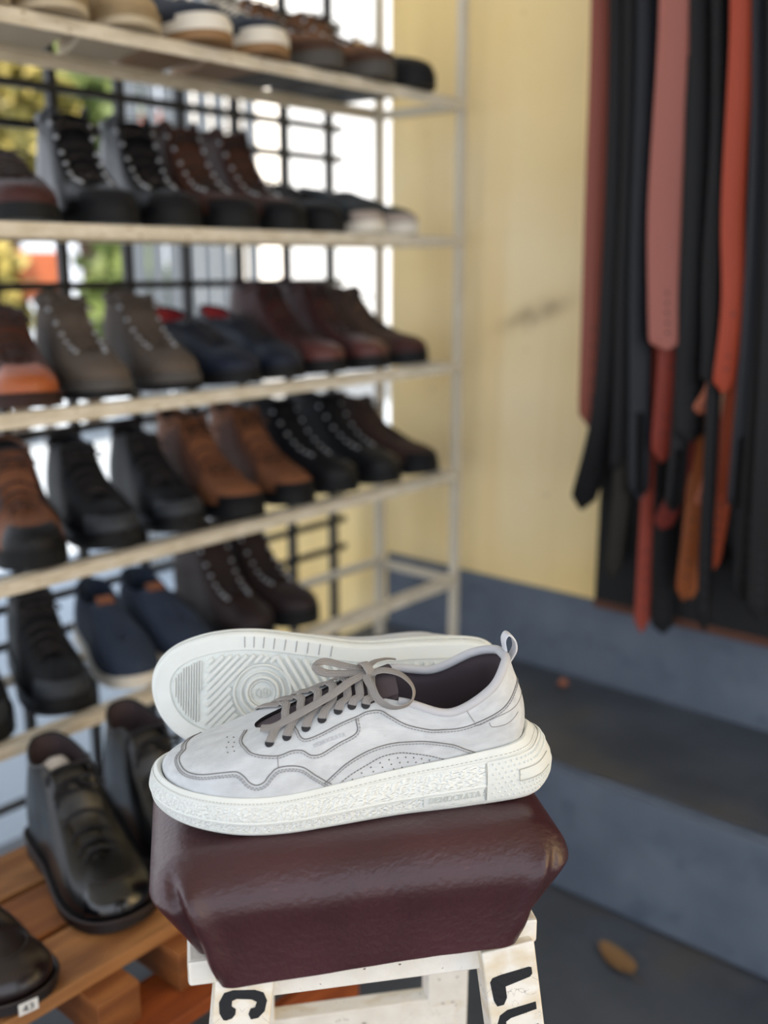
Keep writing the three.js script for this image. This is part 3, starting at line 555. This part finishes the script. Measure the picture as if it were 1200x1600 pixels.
  // stitched welt line on top of the sidewall
  { const st = []; for (let i = 0; i < 150; i++) { const t = lerp(.02, .56, i / 150); st.push(bar(sideWall(t, .90, .0002), sideWall(t + .002, .90, .0002), .0003, 5)); } const m = P('welt_stitching', st, M.seam2, mid); m.userData.kind = 'stuff'; }
}

// ------------------------------------------------------------------ shoes on the rack: same kind of surface, other proportions
const A_ = (a) => a;
function footwear(g, s, mirror) {
  const fix = (q) => (mirror ? [].concat(q).map((x) => mirrorZ(x)) : q), P = (n, geos, m, p = g) => obj(n, fix(geos), m, p);
  const L = s.L ?? .312, W = (s.W ?? 1) * 1.05, H = (s.H ?? .085) * 1.09, ts = (s.sole ?? .022) * .8, th = (s.heel ?? ts / .8 + .01) * .85, fl = s.flare ?? .004, TH = s.toe ?? 1;
  const kx = (x) => (x - .024) / .281 * L;
  const base = LAST.map(([x, z]) => [kx(x) * (1 - 2 * fl / L) + fl, z * W * (s.point ? lerp(1, .86, sstep(x, .2, .3)) : 1)]);
  const y0 = (x) => lerp(th, ts, sstep(x, .05 * L, .5 * L)) + .008 * Math.pow(clamp((x / L - .72) / .28), 2);
  const k = H / .085, rim = [[.012, H, 0], [.016, H - .002, -.015], [.032, H * .93, -.026], [.065, H * (k > 1.25 ? .90 : .76), -.0315], [.100, H * (k > 1.25 ? 1 : .80), -.025], [.130, lerp(.066, H * .8, .55), -.016], [.160, .060, -.0125], [.186, .048, -.010], [.196, .0445, -.005], [.1985, .044, -.001], [.199, .0438, .001], [.1985, .044, .003], [.196, .0445, .006], [.186, .048, .011], [.160, .060, .0135], [.130, lerp(.066, H * .8, .55), .017], [.100, H * (k > 1.25 ? 1 : .82), .025], [.065, H * (k > 1.25 ? .91 : .80), .0315], [.032, H * .93, .026], [.016, H - .002, .015]]
    .map(([x, y, z]) => [x / .281 * L, y * (y < .07 ? TH : 1) + y0(x), z * W]);
  const coef = COEF.map((c, i) => (i >= 8 && i <= 12 ? [.68, .004, .13, .56, 0] : c));
  const F = upperSurface(base, rim, coef, (x) => y0(x) - .001);
  const nu = s.fine ? 200 : 96, nv = s.fine ? 36 : 18, up = P('upper', grid((u, w) => F(u, w), nu, nv, true), s.upper);
  P('lining', grid((u, w) => { const T = v3(...crc(rim, u)), b = crc(base, u), q = v3(b[0] * .92 + .012, y0(b[0]) + .004, b[1] * .8), p = F(u, 1 - w); p.z *= 1 - .16 * Math.min(1, w * 5); p.x = lerp(p.x, .5 * L, .05 * Math.min(1, w * 5)); p.y -= .0015; return p.lerp(q, w * w); }, 60, 8, true, true), s.lining ?? M.fDark, up);
  const rp = []; for (let i = 0; i <= 30; i++) rp.push(v3(...crc(rim, lerp(15.7 / 20, 1 + 4.3 / 20, i / 30)))); P('collar', tube(rp, s.pad ?? .003, 2, false, 7), s.collar ?? s.upper, up);
  // sole
  const wall = (u, f, o = 0) => { const b = crc(base, u), n = closedNormal(base, u), q = n[0] * (b[0] - L / 2) + n[1] * b[1] < 0 ? -1 : 1, d = fl * lerp(1.15, .9, f) + o, bot = .006 * Math.pow(clamp((b[0] / L - .75) / .25), 2); return v3(b[0] + n[0] * q * d, lerp(bot, y0(b[0]) + .001, f), b[1] + n[1] * q * d); };
  const sole = P('sole', [grid((u, w) => wall(u, w * (s.mid ? .45 : 1)), nu, 4, true), grid((u, w) => { const a = wall(u, 0), c = v3(L * .5, 0, 0); a.y -= 0; return c.lerp(a, w); }, nu, 4, true), grid((u, w) => { const a = wall(u, 1), b = crc(base, u); return a.lerp(v3(b[0] * .97 + .01, y0(b[0]) - .002, b[1] * .93), w); }, nu, 2, true)], s.soleMat);
  if (s.mid) P('midsole', grid((u, w) => wall(u, lerp(.45, 1, w), .0006), nu, 4, true), s.mid);
  if (s.welt) { const pts = []; for (let i = 0; i < 60; i++) pts.push(wall(i / 60, .9, .0015)); P('welt', tube(pts, .0022, 2, true, 6), s.welt, sole); }
  const patch = (n, m, t0, t1, w0, w1, o = .0012) => P(n, grid((u, w) => { const p = F(lerp(t0, t1, u), lerp(w0, w1, w), o); p.y += o * .7; return p; }, s.fine ? 90 : 40, s.fine ? 24 : 10), m);
  if (s.cap) patch('toe_cap', s.cap, 7.6 / 20, 12.4 / 20, 0, s.capW ?? .55);
  if (s.fine) { const q = []; for (let i = 0; i <= 40; i++) { const p = F(lerp(7.6, 12.4, i / 40) / 20, s.capW, .0016); p.y += .0011; q.push(p); } P('cap_seam', tube(q, .0009, 2, false, 6), s.welt); }
  if (s.rand) patch('rand', s.rand, 6 / 20, 14 / 20, 0, .28);
  if (s.counter) patch('heel_counter', s.counter, -2.6 / 20, 2.6 / 20, 0, .6);
  if (s.quarter) { patch('quarter_panel', s.quarter, 3 / 20, 6.2 / 20, .05, .8); patch('quarter_panel', s.quarter, 13.8 / 20, 17 / 20, .05, .8); }
  // tongue or closed vamp
  const R = (i) => v3(...crc(rim, i / 20)), line = [8.6, 7.4, 6.5, 5.6, 4.9, 4.3].map((i) => R(i).lerp(R(20 - i), .5).add(v3(i < 4.5 ? -.012 : 0, .003 + (i < 5 ? .006 : 0), 0)));
  const tcv = new THREE.CatmullRomCurve3(line);
  P(s.slip ? 'vamp_top' : 'tongue', [1, -1].map((q) => grid((u, w) => { const p = tcv.getPoint(u), z = (w - .5) * 2; return v3(p.x, p.y - .007 * z * z - (q < 0 ? .003 : 0), p.z + z * lerp(.010, .026, sstep(u, 0, .6)) * W); }, 16, 8, false, q > 0)), s.tongue ?? s.upper);
  if (s.tab) { const p = tcv.getPoint(.93); P('tab', new RoundedBoxGeometry(.022, .004, .03, 2, .0018).rotateZ(-.35).translate(p.x, p.y + .003, p.z), s.tab); }
  if (!s.slip) {
    const n = s.rows ?? 6; const FN = withNormal(F);
    for (let i = 0; i < n; i++) {
      const t = lerp(7.1, H > .1 ? 4.15 : 4.6, i / (n - 1)) / 20, e1 = F(t, .82, .001), r1 = F(t, .97, .001), t2 = 1 - t, e2 = F(t2, .82, .001), r2 = F(t2, .97, .001), m = r1.clone().lerp(r2, .5); m.y += .008; r1.y += .0025; r2.y += .0025;
      const u1 = v3(.3, .8, -.6), u0 = v3(.35, 1, 0), u2 = v3(.3, .8, .6);
      P('lace', band([e1, r1, m, r2, e2], [u1, u1, u0, u2, u2], s.laceW ?? .0055, .0018, 4), s.lace ?? M.fLace);
      if (s.eyes) for (const e of [e1, e2]) P('eyelet', new THREE.SphereGeometry(.0042, 8, 6).translate(e.x, e.y, e.z), s.eyes);
    }
    const p = R(4.6).lerp(R(15.4), .5); p.y += .012; p.x -= .004;
    P('bow', [1, -1].map((q) => band([p, p.clone().add(v3(.012, .004, q * .018)), p.clone().add(v3(.022, -.006, q * .032)), p.clone().add(v3(.016, -.008, q * .020)), p.clone().add(v3(.004, 0, q * .004))], [v3(.3, 1, 0), v3(.3, 1, 0), v3(.3, 1, 0), v3(.3, 1, 0), v3(.3, 1, 0)], .005, .0018, 4)), s.lace ?? M.fLace);
  }
  return g;
}
const lth = (c, r = .5, o = {}) => std(c, r, { specularIntensity: r > .4 ? .6 : 1, bumpMap: withRep(bumpGrain, 4), bumpScale: .001, ...o });
M.fDark = std(0x15151a, .9); M.fLace = std(0x2a2422, .9);
const BLK = lth(0x0c0d11, .38, { specularIntensity: .7 }), BLK2 = lth(0x101115, .6, { specularIntensity: .5 }), BSOLE = std(0x101113, .65, { specularIntensity: .5 }), DKB = lth(0x38241f, .5), BURG = lth(0x40211f, .45), GREYB = lth(0x5b5047, .8), NAVY = lth(0x1d2534, .6), TAN = lth(0x744a33, .65), COG = lth(0xa2552c, .3), WHT = std(0xddd6c8, .6), BEIGE = lth(0xa08a68, .8), DENIM = lth(0x303a4b, .85), SILV = M.metal, GREYSOLE = std(0x4a4642, .8), GUM = std(0x8a6844, .7), YEL = lth(0xd9a21e, .6), HIKE = lth(0x6d4a30, .8), SHINE = lth(0x07080b, .34, { specularIntensity: 1, bumpScale: .0001, clearcoat: .25, clearcoatRoughness: .25 }), SHINEB = lth(0x1c100f, .28, { bumpScale: .0001, clearcoat: .3, clearcoatRoughness: .2 });
const KIND = {
  beige: { upper: BEIGE, soleMat: std(0xb7a88e, .8), mid: BEIGE, lining: DKB, sole: .026 },
  whitesole: { upper: NAVY, soleMat: GUM, mid: WHT, sole: .034, heel: .038, flare: .005, cap: WHT, capW: .12, lace: WHT },
  hikebrown: { W: .96, upper: HIKE, soleMat: GREYSOLE, rand: lth(0x4b3528, .8), sole: .028, H: .10, eyes: SILV },
  blackyellow: { upper: BLK2, soleMat: BSOLE, tongue: YEL, lining: YEL, collar: YEL, sole: .026 },
  darkbrown: { upper: DKB, soleMat: BSOLE, cap: BURG, sole: .024, H: .085 },
  blackboot: { upper: BLK, soleMat: BSOLE, sole: .026, heel: .034, H: .145, eyes: SILV, rows: 8, pad: .005, cap: BLK2, capW: .4 },
  brownboot: { upper: lth(0x43291f, .55), soleMat: BSOLE, sole: .026, heel: .034, H: .145, cap: BLK2, capW: .38, rows: 8, pad: .005, eyes: SILV },
  darklow: { W: .92, upper: BLK2, soleMat: BSOLE, sole: .022, H: .075 },
  blackwhite: { W: .92, upper: lth(0x1b2428, .7), soleMat: WHT, cap: std(0xa89a90, .7), capW: .3, sole: .022, slip: true, H: .07 },
  cognac: { upper: lth(0x4a2b20, .5), soleMat: DKB, cap: COG, capW: .8, sole: .022, welt: DKB, H: .10 },
  greyhike: { upper: GREYB, soleMat: BSOLE, mid: GREYSOLE, sole: .030, H: .108, eyes: SILV, lace: std(0x584a40, .9), laceW: .007, pad: .006 },
  navyred: { upper: NAVY, soleMat: BSOLE, lining: std(0xa32a2e, .8), tongue: NAVY, sole: .024, H: .085, cap: lth(0x1a2030, .5) },
  burgundy: { upper: BURG, soleMat: BSOLE, cap: lth(0x5a302c, .35), capW: .6, sole: .028, H: .125, eyes: DKB, rows: 7, pad: .005 },
  brownhike: { upper: lth(0x4d3a2f, .75), soleMat: BSOLE, cap: BURG, sole: .028, H: .115, pad: .005 },
  brownblack: { upper: TAN, soleMat: BSOLE, cap: BLK, capW: .6, quarter: DKB, sole: .030, H: .11, lace: DKB },
  blackrun: { upper: BLK2, soleMat: BSOLE, cap: lth(0x2c3036, .35), capW: .4, sole: .030, H: .10, mid: BLK, laceW: .007 },
  tanboot: { upper: lth(0x7c4f34, .7), soleMat: BSOLE, quarter: lth(0x5a3829, .7), cap: BLK2, capW: .22, sole: .028, H: .12, lace: lth(0x4a3026, .8), pad: .005 },
  eyelet: { upper: BLK2, soleMat: BSOLE, cap: BLK, sole: .030, H: .125, eyes: SILV, rows: 7, lace: M.fDark, pad: .005 },
  darkhike: { upper: lth(0x3c2a24, .7), soleMat: BSOLE, cap: BLK2, capW: .3, sole: .028, H: .11, rows: 5, pad: .005 },
  slipnavy: { upper: DENIM, soleMat: WHT, sole: .022, H: .075, slip: true, tongue: DENIM, tab: lth(0xa4623a, .6), lining: DENIM },
  darkboot: { upper: lth(0x2e211f, .6), soleMat: BSOLE, sole: .034, heel: .040, H: .145, eyes: SILV, rows: 8, cap: lth(0x2a2022, .45), pad: .006 },
  dress: { fine: true, upper: SHINE, soleMat: std(0x191315, .5), welt: std(0x2a1f20, .5), cap: lth(0x07080d, .2, { bumpScale: 0, clearcoat: .5, clearcoatRoughness: .15 }), capW: .62, sole: .016, heel: .030, H: .117, L: .268, W: 1.04, rows: 6, lace: M.fDark, lining: std(0x3a2d30, .8), pad: .0025, flare: .005 },
  dressbrown: { fine: true, upper: SHINEB, soleMat: std(0x1b1516, .5), welt: std(0x241a18, .5), cap: SHINEB, capW: .6, sole: .014, heel: .030, H: .074, L: .295, rows: 5, lace: M.fDark, flare: .005 },
};
const toeDirAt = (deg) => FWD.clone().multiplyScalar(Math.cos(deg * D2R)).addScaledVector(RIGHT, -Math.sin(deg * D2R)).negate();
function place(kind, label, group, toe, deg, mirror, name = 'shoe') {
  const s = KIND[kind], d = toeDirAt(deg), L = s.L ?? .312, g = thing(name, label, 'shoe', toe.clone().addScaledVector(d, -L), yawOf(d), group);
  return footwear(g, s, mirror);
}
const RACKSHOES = [
  [4, 'top shelf of the rack', [['beige', .715, 'beige suede shoe at the far left of the top shelf'], ['beige', .84, 'beige suede shoe on the top shelf, second from left'], ['beige', .965, 'beige suede shoe on the top shelf next to the white-soled sneakers'],
    ['whitesole', 1.098, 'navy sneaker with thick cream-white sole on top shelf, left of its pair'], ['whitesole', 1.225, 'navy sneaker with thick cream-white sole on top shelf, right of its pair'], ['hikebrown', 1.365, 'brown hiking shoe on the top shelf beside the white-soled sneakers'], ['hikebrown', 1.495, 'brown hiking shoe on the top shelf beside the black and yellow shoe'], ['blackyellow', 1.62, 'black shoe with yellow collar at right end of top shelf']]],
  [3, 'second shelf of the rack', [['darkbrown', .785, 'dark brown leather shoe at the left edge of the second shelf'], ['blackboot', .93, 'tall black laced boot on the second shelf, left of its pair'], ['blackboot', 1.055, 'tall black laced boot on the second shelf, right of its pair'],
    ['brownboot', 1.175, 'tall brown laced boot on the second shelf, left of its pair'], ['brownboot', 1.295, 'tall brown laced boot on the second shelf, right of its pair'], ['darklow', 1.405, 'low black shoe between brown boots and white-toed slip-ons'], ['blackwhite', 1.51, 'dark slip-on with pale toe on the second shelf, left of its pair'], ['blackwhite', 1.618, 'dark slip-on with pale toe at right end of the second shelf']]],
  [2, 'third shelf of the rack', [['cognac', .765, 'shoe with shiny orange-brown toe at left edge of the middle shelf'], ['greyhike', .90, 'grey-brown hiking shoe on the middle shelf, left of its pair'], ['greyhike', 1.04, 'grey-brown hiking shoe on the middle shelf, right of its pair'],
    ['navyred', 1.17, 'navy shoe with red lining on the middle shelf, left of its pair'], ['navyred', 1.282, 'navy shoe with red lining on the middle shelf, right of its pair'], ['burgundy', 1.40, 'burgundy ankle boot on the middle shelf, left of its pair'], ['burgundy', 1.52, 'burgundy ankle boot on the middle shelf, right of its pair'], ['brownhike', 1.65, 'brown ankle boot at the right end of the middle shelf']]],
  [1, 'fourth shelf of the rack', [['brownblack', .755, 'brown work shoe with black toe cap at left of fourth shelf'], ['blackrun', .90, 'black lace-up sneaker on the fourth shelf, left of its pair'], ['blackrun', 1.035, 'black lace-up sneaker on the fourth shelf, right of its pair'],
    ['tanboot', 1.17, 'tan suede boot on the fourth shelf, left of its pair'], ['tanboot', 1.305, 'tan suede boot on the fourth shelf, right of its pair'], ['eyelet', 1.435, 'black boot with silver eyelets on fourth shelf, left of its pair'], ['eyelet', 1.56, 'black boot with silver eyelets on fourth shelf, right of its pair'], ['darkhike', 1.69, 'dark brown hiking shoe at the right end of the fourth shelf']]],
  [0, 'bottom shelf of the rack', [['blackrun', .645, 'black sneaker at the far left of the lowest shelf'], ['blackrun', .79, 'black sneaker on the lowest shelf next to the denim slip-ons'], ['slipnavy', .925, 'navy slip-on with tan tab and white sole, left of its pair'], ['slipnavy', 1.05, 'navy slip-on with tan tab and white sole, right of its pair'],
    ['darkboot', 1.19, 'tall dark brown boot on the lowest shelf, left of its pair'], ['darkboot', 1.315, 'tall dark brown boot on the lowest shelf, right of its pair']]],
];
for (const [row, group, list] of RACKSHOES) list.forEach(([kind, u, label], i) => {
  const deg = lerp(29, 49, clamp((u - .8) / .8)) + (i % 2 ? 1.5 : -1.5);
  place(kind, label, 'shoes on the ' + group, v3(u - (row === 4 ? .012 : 0), ROWS[row], -(row === 4 ? 1.255 : 1.300) - .004 * (i % 3)), deg, i % 2 === 1, /boot/.test(label) ? 'boot' : 'shoe');
});
const boot1 = place('dress', 'polished black leather dress boot on the crate, nearest the stool', 'dress boots on the crate', v3(.612, .350, -.912), 38, false, 'dress_boot');
place('dress', 'polished black leather dress boot half hidden behind the cushion', 'dress boots on the crate', v3(.742, .350, -.925), 38, true, 'dress_boot');
{                                                         // tissue stuffed into the opening of the nearer boot
  boot1.updateMatrixWorld(true);
  const g = thing('stuffing_paper', 'crumpled white tissue paper inside the nearer black dress boot', 'paper', boot1.localToWorld(v3(.050, .118, .002)), .4);
  const q = new THREE.IcosahedronGeometry(1, 4), p = q.attributes.position; for (let i = 0; i < p.count; i++) { const n = v3(p.getX(i), p.getY(i), p.getZ(i)), k = 1 + .35 * fbm(n.x * 2.2, n.y * 2.2, n.z * 2.2, 3); p.setXYZ(i, n.x * k * .024, n.y * k * .014, n.z * k * .017); } q.computeVertexNormals(); obj('tissue', q, std(0xc9c4bf, .9), g);
}
{
  const g = place('dressbrown', 'polished dark brown dress shoe with white size sticker on its sole', 'dress boots on the crate', v3(.470, .350, -.880), 56, true, 'dress_shoe');
  const c = document.createElement('canvas'); c.width = 128; c.height = 96; const x = c.getContext('2d'); x.fillStyle = '#e8e6df'; x.fillRect(0, 0, 128, 96); x.fillStyle = '#23252a'; x.font = 'bold 70px sans-serif'; x.textAlign = 'center'; x.textBaseline = 'middle'; x.fillText('43', 64, 52);
  const t = new THREE.CanvasTexture(c); t.colorSpace = THREE.SRGBColorSpace;
  const q = new THREE.PlaneGeometry(.021, .014); const st = new THREE.Mesh(q, std(0xffffff, .6, { map: t, side: THREE.DoubleSide })); st.name = 'size_sticker'; st.userData.label = 'white size sticker'; st.position.set(.2950, .0085, .0125); st.rotation.set(0, 1.28, 0); st.castShadow = st.receiveShadow = true; g.add(st);
}

// ------------------------------------------------------------------ belts hanging by the yellow wall
const BELTS = [
  ['red-brown leather belt hanging leftmost against the yellow wall', 'red', 0.046, [[1.700, 1.713, -0.963], [1.700, 1.493, -0.953], [1.700, 1.239, -0.950], [1.700, 1.014, -0.946], [1.700, 0.816, -0.943]]],
  ['wide faded red-brown belt, upper of the two overlapping in the middle', 'redpale', 0.062, [[1.660, 1.671, -0.803], [1.660, 1.466, -0.797], [1.660, 1.199, -0.797], [1.660, 1.074, -0.789], [1.660, 0.971, -0.780]]],
  ['dark red belt whose tip shows below the wide faded one', 'darkred', 0.044, [[1.690, 1.681, -0.818], [1.690, 1.473, -0.810], [1.690, 1.127, -0.799], [1.690, 0.954, -0.787], [1.690, 0.770, -0.791]]],
  ['bright orange-red belt with its tip curling left, near the right edge', 'orange', 0.040, [[1.660, 1.650, -0.701], [1.660, 1.452, -0.689], [1.660, 1.196, -0.682], [1.660, 1.045, -0.670], [1.660, 0.905, -0.676]]],
  ['small red-tan belt tip curling left beneath the orange-red belt', 'tanred', 0.026, [[1.685, 1.662, -0.727], [1.685, 1.325, -0.703], [1.685, 1.002, -0.694], [1.685, 0.905, -0.707], [1.685, 0.864, -0.729]]],
  ['narrow cream-tan belt end below the orange-red belt', 'tan', 0.020, [[1.680, 1.662, -0.735], [1.680, 1.325, -0.712], [1.680, 0.960, -0.691], [1.680, 0.849, -0.695]]],
  ['long orange-brown belt reaching low in the middle of the bunch', 'brown', 0.034, [[1.715, 1.680, -0.782], [1.715, 1.332, -0.759], [1.715, 0.954, -0.747], [1.715, 0.682, -0.735], [1.715, 0.515, -0.743]]],
  ['orange-brown belt just right of the longest pair of tips', 'brownlight', 0.026, [[1.725, 1.682, -0.778], [1.725, 1.231, -0.749], [1.725, 0.865, -0.735], [1.725, 0.681, -0.733], [1.725, 0.518, -0.733]]],
  ['rust orange belt hanging low at the right', 'rust', 0.034, [[1.705, 1.668, -0.735], [1.705, 1.228, -0.703], [1.705, 0.850, -0.679], [1.705, 0.715, -0.682], [1.705, 0.579, -0.695]]],
  ['long red belt with the lowest tip, over the grey-blue base', 'redlow', 0.030, [[1.730, 1.703, -0.878], [1.730, 1.236, -0.852], [1.730, 0.785, -0.832], [1.730, 0.603, -0.830], [1.730, 0.428, -0.829]]],
  ['short dark red belt tip swinging left in the middle', 'darkred2', 0.036, [[1.700, 1.679, -0.797], [1.700, 1.231, -0.767], [1.700, 0.866, -0.752], [1.700, 0.728, -0.759], [1.700, 0.645, -0.790]]],
  ['thin brown strap crossing leftward between orange belts', 'tanred', 0.018, [[1.700, 1.671, -0.756], [1.700, 1.229, -0.723], [1.700, 0.827, -0.700], [1.700, 0.758, -0.707], [1.700, 0.699, -0.723]]],
  ['brown-black belt with a slanting brown edge by the red tip', 'deepbrown', 0.030, [[1.710, 1.679, -0.784], [1.710, 1.332, -0.759], [1.710, 1.063, -0.746], [1.710, 0.911, -0.741], [1.710, 0.844, -0.743]]],
  ['black belt whose tip swings out left over the yellow wall', 'black', 0.050, [[1.690, 1.703, -0.922], [1.690, 1.445, -0.907], [1.690, 1.105, -0.902], [1.690, 0.842, -0.910], [1.690, 0.659, -0.949]]],
  ['long black belt hanging beside the lowest red belt', 'black', 0.044, [[1.745, 1.701, -0.851], [1.745, 1.235, -0.823], [1.745, 0.786, -0.806], [1.745, 0.568, -0.801], [1.745, 0.430, -0.792]]],
  ['olive-brown black belt on the left, tip curling left', 'olive', 0.034, [[1.690, 1.699, -0.902], [1.690, 1.340, -0.884], [1.690, 1.017, -0.879], [1.690, 0.715, -0.866], [1.690, 0.538, -0.877]]],
  ['slate black belt with a bluish sheen at its top', 'slate', 0.040, [[1.680, 1.689, -0.867], [1.680, 1.437, -0.855], [1.680, 1.106, -0.847], [1.680, 0.861, -0.834], [1.680, 0.698, -0.826]]],
  ['grey-black belt left of the rust orange belt', 'black2', 0.034, [[1.680, 1.673, -0.787], [1.680, 1.330, -0.766], [1.680, 1.042, -0.758], [1.680, 0.801, -0.755], [1.680, 0.685, -0.759]]],
  ['thin black belt reaching down to a point at the base', 'black', 0.026, [[1.670, 1.661, -0.741], [1.670, 1.227, -0.710], [1.670, 0.809, -0.693], [1.670, 0.640, -0.689], [1.670, 0.483, -0.682]]],
  ['slate belt with a pale grey-blue patch low on the right', 'slate', 0.034, [[1.670, 1.647, -0.674], [1.670, 1.320, -0.652], [1.670, 1.005, -0.641], [1.670, 0.836, -0.642], [1.670, 0.705, -0.642]]],
  ['dull black belt near the right edge reaching low', 'black2', 0.036, [[1.680, 1.647, -0.660], [1.680, 1.319, -0.635], [1.680, 1.005, -0.626], [1.680, 0.706, -0.624], [1.680, 0.547, -0.622]]],
  ['black belt cut by the right edge of the picture', 'black', 0.042, [[1.660, 1.638, -0.641], [1.660, 1.316, -0.616], [1.660, 0.966, -0.599], [1.660, 0.649, -0.590], [1.660, 0.527, -0.584]]],
  ['thin dark belt on the far right between two black ones', 'black2', 0.028, [[1.690, 1.657, -0.698], [1.690, 1.323, -0.672], [1.690, 1.004, -0.640], [1.690, 0.813, -0.639], [1.690, 0.622, -0.643]]],
  ['broad black belt between the slate belt and the wide faded one', 'black', 0.050, [[1.690, 1.697, -0.892], [1.690, 1.339, -0.874], [1.690, 1.017, -0.869], [1.690, 0.834, -0.865], [1.690, 0.739, -0.867]]],
  ['black belt right of the wide faded belt, ending mid-bunch', 'black', 0.050, [[1.680, 1.670, -0.772], [1.680, 1.328, -0.751], [1.680, 1.043, -0.742], [1.680, 0.913, -0.742], [1.680, 0.814, -0.737]]],
  ['grey-black strap close to the left edge of the bright orange-red belt', 'black2', 0.040, [[1.675, 1.661, -0.737], [1.675, 1.325, -0.715], [1.675, 1.106, -0.712], [1.675, 0.981, -0.704], [1.675, 0.917, -0.703]]],
  ['black belt in the back layer at the left end of the bunch', 'black2', 0.048, [[1.755, 1.725, -0.953], [1.755, 1.350, -0.934], [1.755, 0.989, -0.925], [1.755, 0.698, -0.914], [1.755, 0.543, -0.905]]],
  ['black belt in the back layer behind the lowest red belt', 'black', 0.048, [[1.755, 1.714, -0.900], [1.755, 1.346, -0.880], [1.755, 0.991, -0.870], [1.755, 0.706, -0.852], [1.755, 0.491, -0.829]]],
  ['black belt in the back layer behind the rust orange belt', 'black2', 0.048, [[1.755, 1.688, -0.774], [1.755, 1.335, -0.749], [1.755, 0.997, -0.729], [1.755, 0.725, -0.715], [1.755, 0.570, -0.702]]],
  ['dull black belt in the back layer near the right edge', 'black', 0.048, [[1.755, 1.675, -0.713], [1.755, 1.330, -0.686], [1.755, 1.000, -0.668], [1.755, 0.734, -0.650], [1.755, 0.520, -0.636]]],
];
{
  const panel = thing('hanging_panel', 'black backing board behind the hanging belts, thin brown lower edge', 'board', v3(1.80, .440, -.935));
  obj('board', bx(.022, 1.85, 1.05, 0, .93, .495, .003), std(0x101113, 0.8), panel); obj('edge_strip', bx(.026, .016, 1.05, 0, .003, .495, .002), std(0x55301f, 0.7), panel);
  const rod = thing('belt_rail', 'iron rod high on the wall that the belts hang from', 'rail', v3(1.68, 1.90, -.45));
  obj('rod', bar(v3(0, 0, -.56), v3(0, 0, .56), .009, 12), M.iron, rod); for (const z of [-.5, 0, .5]) obj('bracket', bx(.108, .012, .012, .054, 0, z), M.iron, rod);
  const leather = (c, r = .42) => std(c, r, { specularIntensity: .45, bumpMap: withRep(bumpGrain, 25), bumpScale: .0008 });
  const LM = { red: leather(0x84473a), redpale: leather(0x93584d, .38), darkred: leather(0x7c2f22), darkred2: leather(0x6c2c25), orange: leather(0x963c24), tanred: leather(0xa8644c), tan: leather(0xb08d70, .6), brown: leather(0x8a4d2a), brownlight: leather(0xa65f35), rust: leather(0x93432a), redlow: leather(0x8e3f31), deepbrown: leather(0x4a2a1a), black: leather(0x0c0c0e, .48), black2: leather(0x151517, .5), olive: leather(0x25221c, .5), slate: leather(0x181a20, .34) };
  const look = FWD.clone().negate();
  BELTS.forEach(([label, c, w, pts], i) => {
    const P0 = pts.map((p) => v3(...p)), a = v3(P0[0].x, P0[0].y, P0[0].z), q = P0.map((p) => p.clone().sub(a));
    // hang from the rail: one more point straight up
    const head = v3(1.672 - a.x + (i % 3) * .004, 1.905 - a.y, q[0].z); q.unshift(head);
    const g = thing('belt', label ?? 'plain black leather belt hanging in the back layer of the bunch', 'belt', a, 0, 'belts hanging by the yellow wall');
    const tw = label ? (i % 5 - 2) * .02 : .03, up = look.clone().applyAxisAngle(v3(0, 1, 0), tw), ups = q.map((_, k) => up.clone().applyAxisAngle(v3(0, 1, 0), .02 * Math.sin(k + i)));
    obj('strap', band(q, ups, w, .0042, 8, (t) => (t > .965 ? Math.sqrt(Math.max(.02, 1 - Math.pow((t - .965) / .035, 2))) : 1)), LM[c], g);
    // buckle looped over the rail, out of sight above
    const b = new THREE.TorusGeometry(.018, .003, 6, 20); b.scale(1, 1.2, 1); b.rotateY(Math.PI / 2); b.translate(head.x + .006, head.y + .012, head.z); obj('buckle', b, M.metal, g);
    const tip = q[q.length - 1], pre = q[q.length - 2];
    if (label) { const hs = []; for (let k = 0; k < 5; k++) { const p = tip.clone().lerp(pre, .28 + k * .16).addScaledVector(up, .0026), d = new THREE.CylinderGeometry(.0028, .0028, .001, 8); d.rotateX(Math.PI / 2); d.rotateY(Math.atan2(up.x, up.z)); d.translate(p.x, p.y, p.z); hs.push(d); } const m = obj('belt_hole', hs, M.hole, g); m.userData.kind = 'stuff'; }
    if (c === 'slate' || label?.startsWith('grey-black')) { const hs = []; for (let k = 0; k < 12; k++) { const p = tip.clone().lerp(pre, .1 + k * .075).addScaledVector(up, .002), d = new THREE.SphereGeometry(.0085, 10, 8); d.scale(1, 1, .35); d.rotateY(Math.atan2(up.x, up.z)); d.translate(p.x, p.y, p.z); hs.push(d); } const m = obj('stud_row', hs, LM.black, g); m.userData.kind = 'stuff'; }
  });
}
// ------------------------------------------------------------------ fallen leaves
function fallenLeaf(label, x, y, z, s, turn, color) {
  const g = thing('fallen_leaf', label, 'leaf', v3(x, y, z), turn);
  const blade = (sgn) => grid((u, w) => { const t = u * 2 - 1, wd = Math.sqrt(Math.max(0, 1 - t * t)) * (1 - .25 * t); return v3(t * s, .006 * t * t + .012 * Math.abs(w - .5) * wd + (sgn > 0 ? .0006 : 0) + .001, (w - .5) * s * .9 * wd); }, 14, 6, false, sgn > 0);
  obj('blade', [blade(1), blade(-1)], std(color, .8), g); obj('stem', bar(v3(-s, .006, 0), v3(-s * 1.5, .003, .004), .0009, 5), std(0x6b4a2c, .8), g);
}
fallenLeaf('orange-brown dry leaf on the ledge against the wall', 1.775, .250, -1.02, .022, .5, 0xb8765a);
fallenLeaf('brown dry leaf lying on the dark floor', 1.36, .001, -.66, .045, 1.1, 0x80603c);
renderer.render(scene, camera);
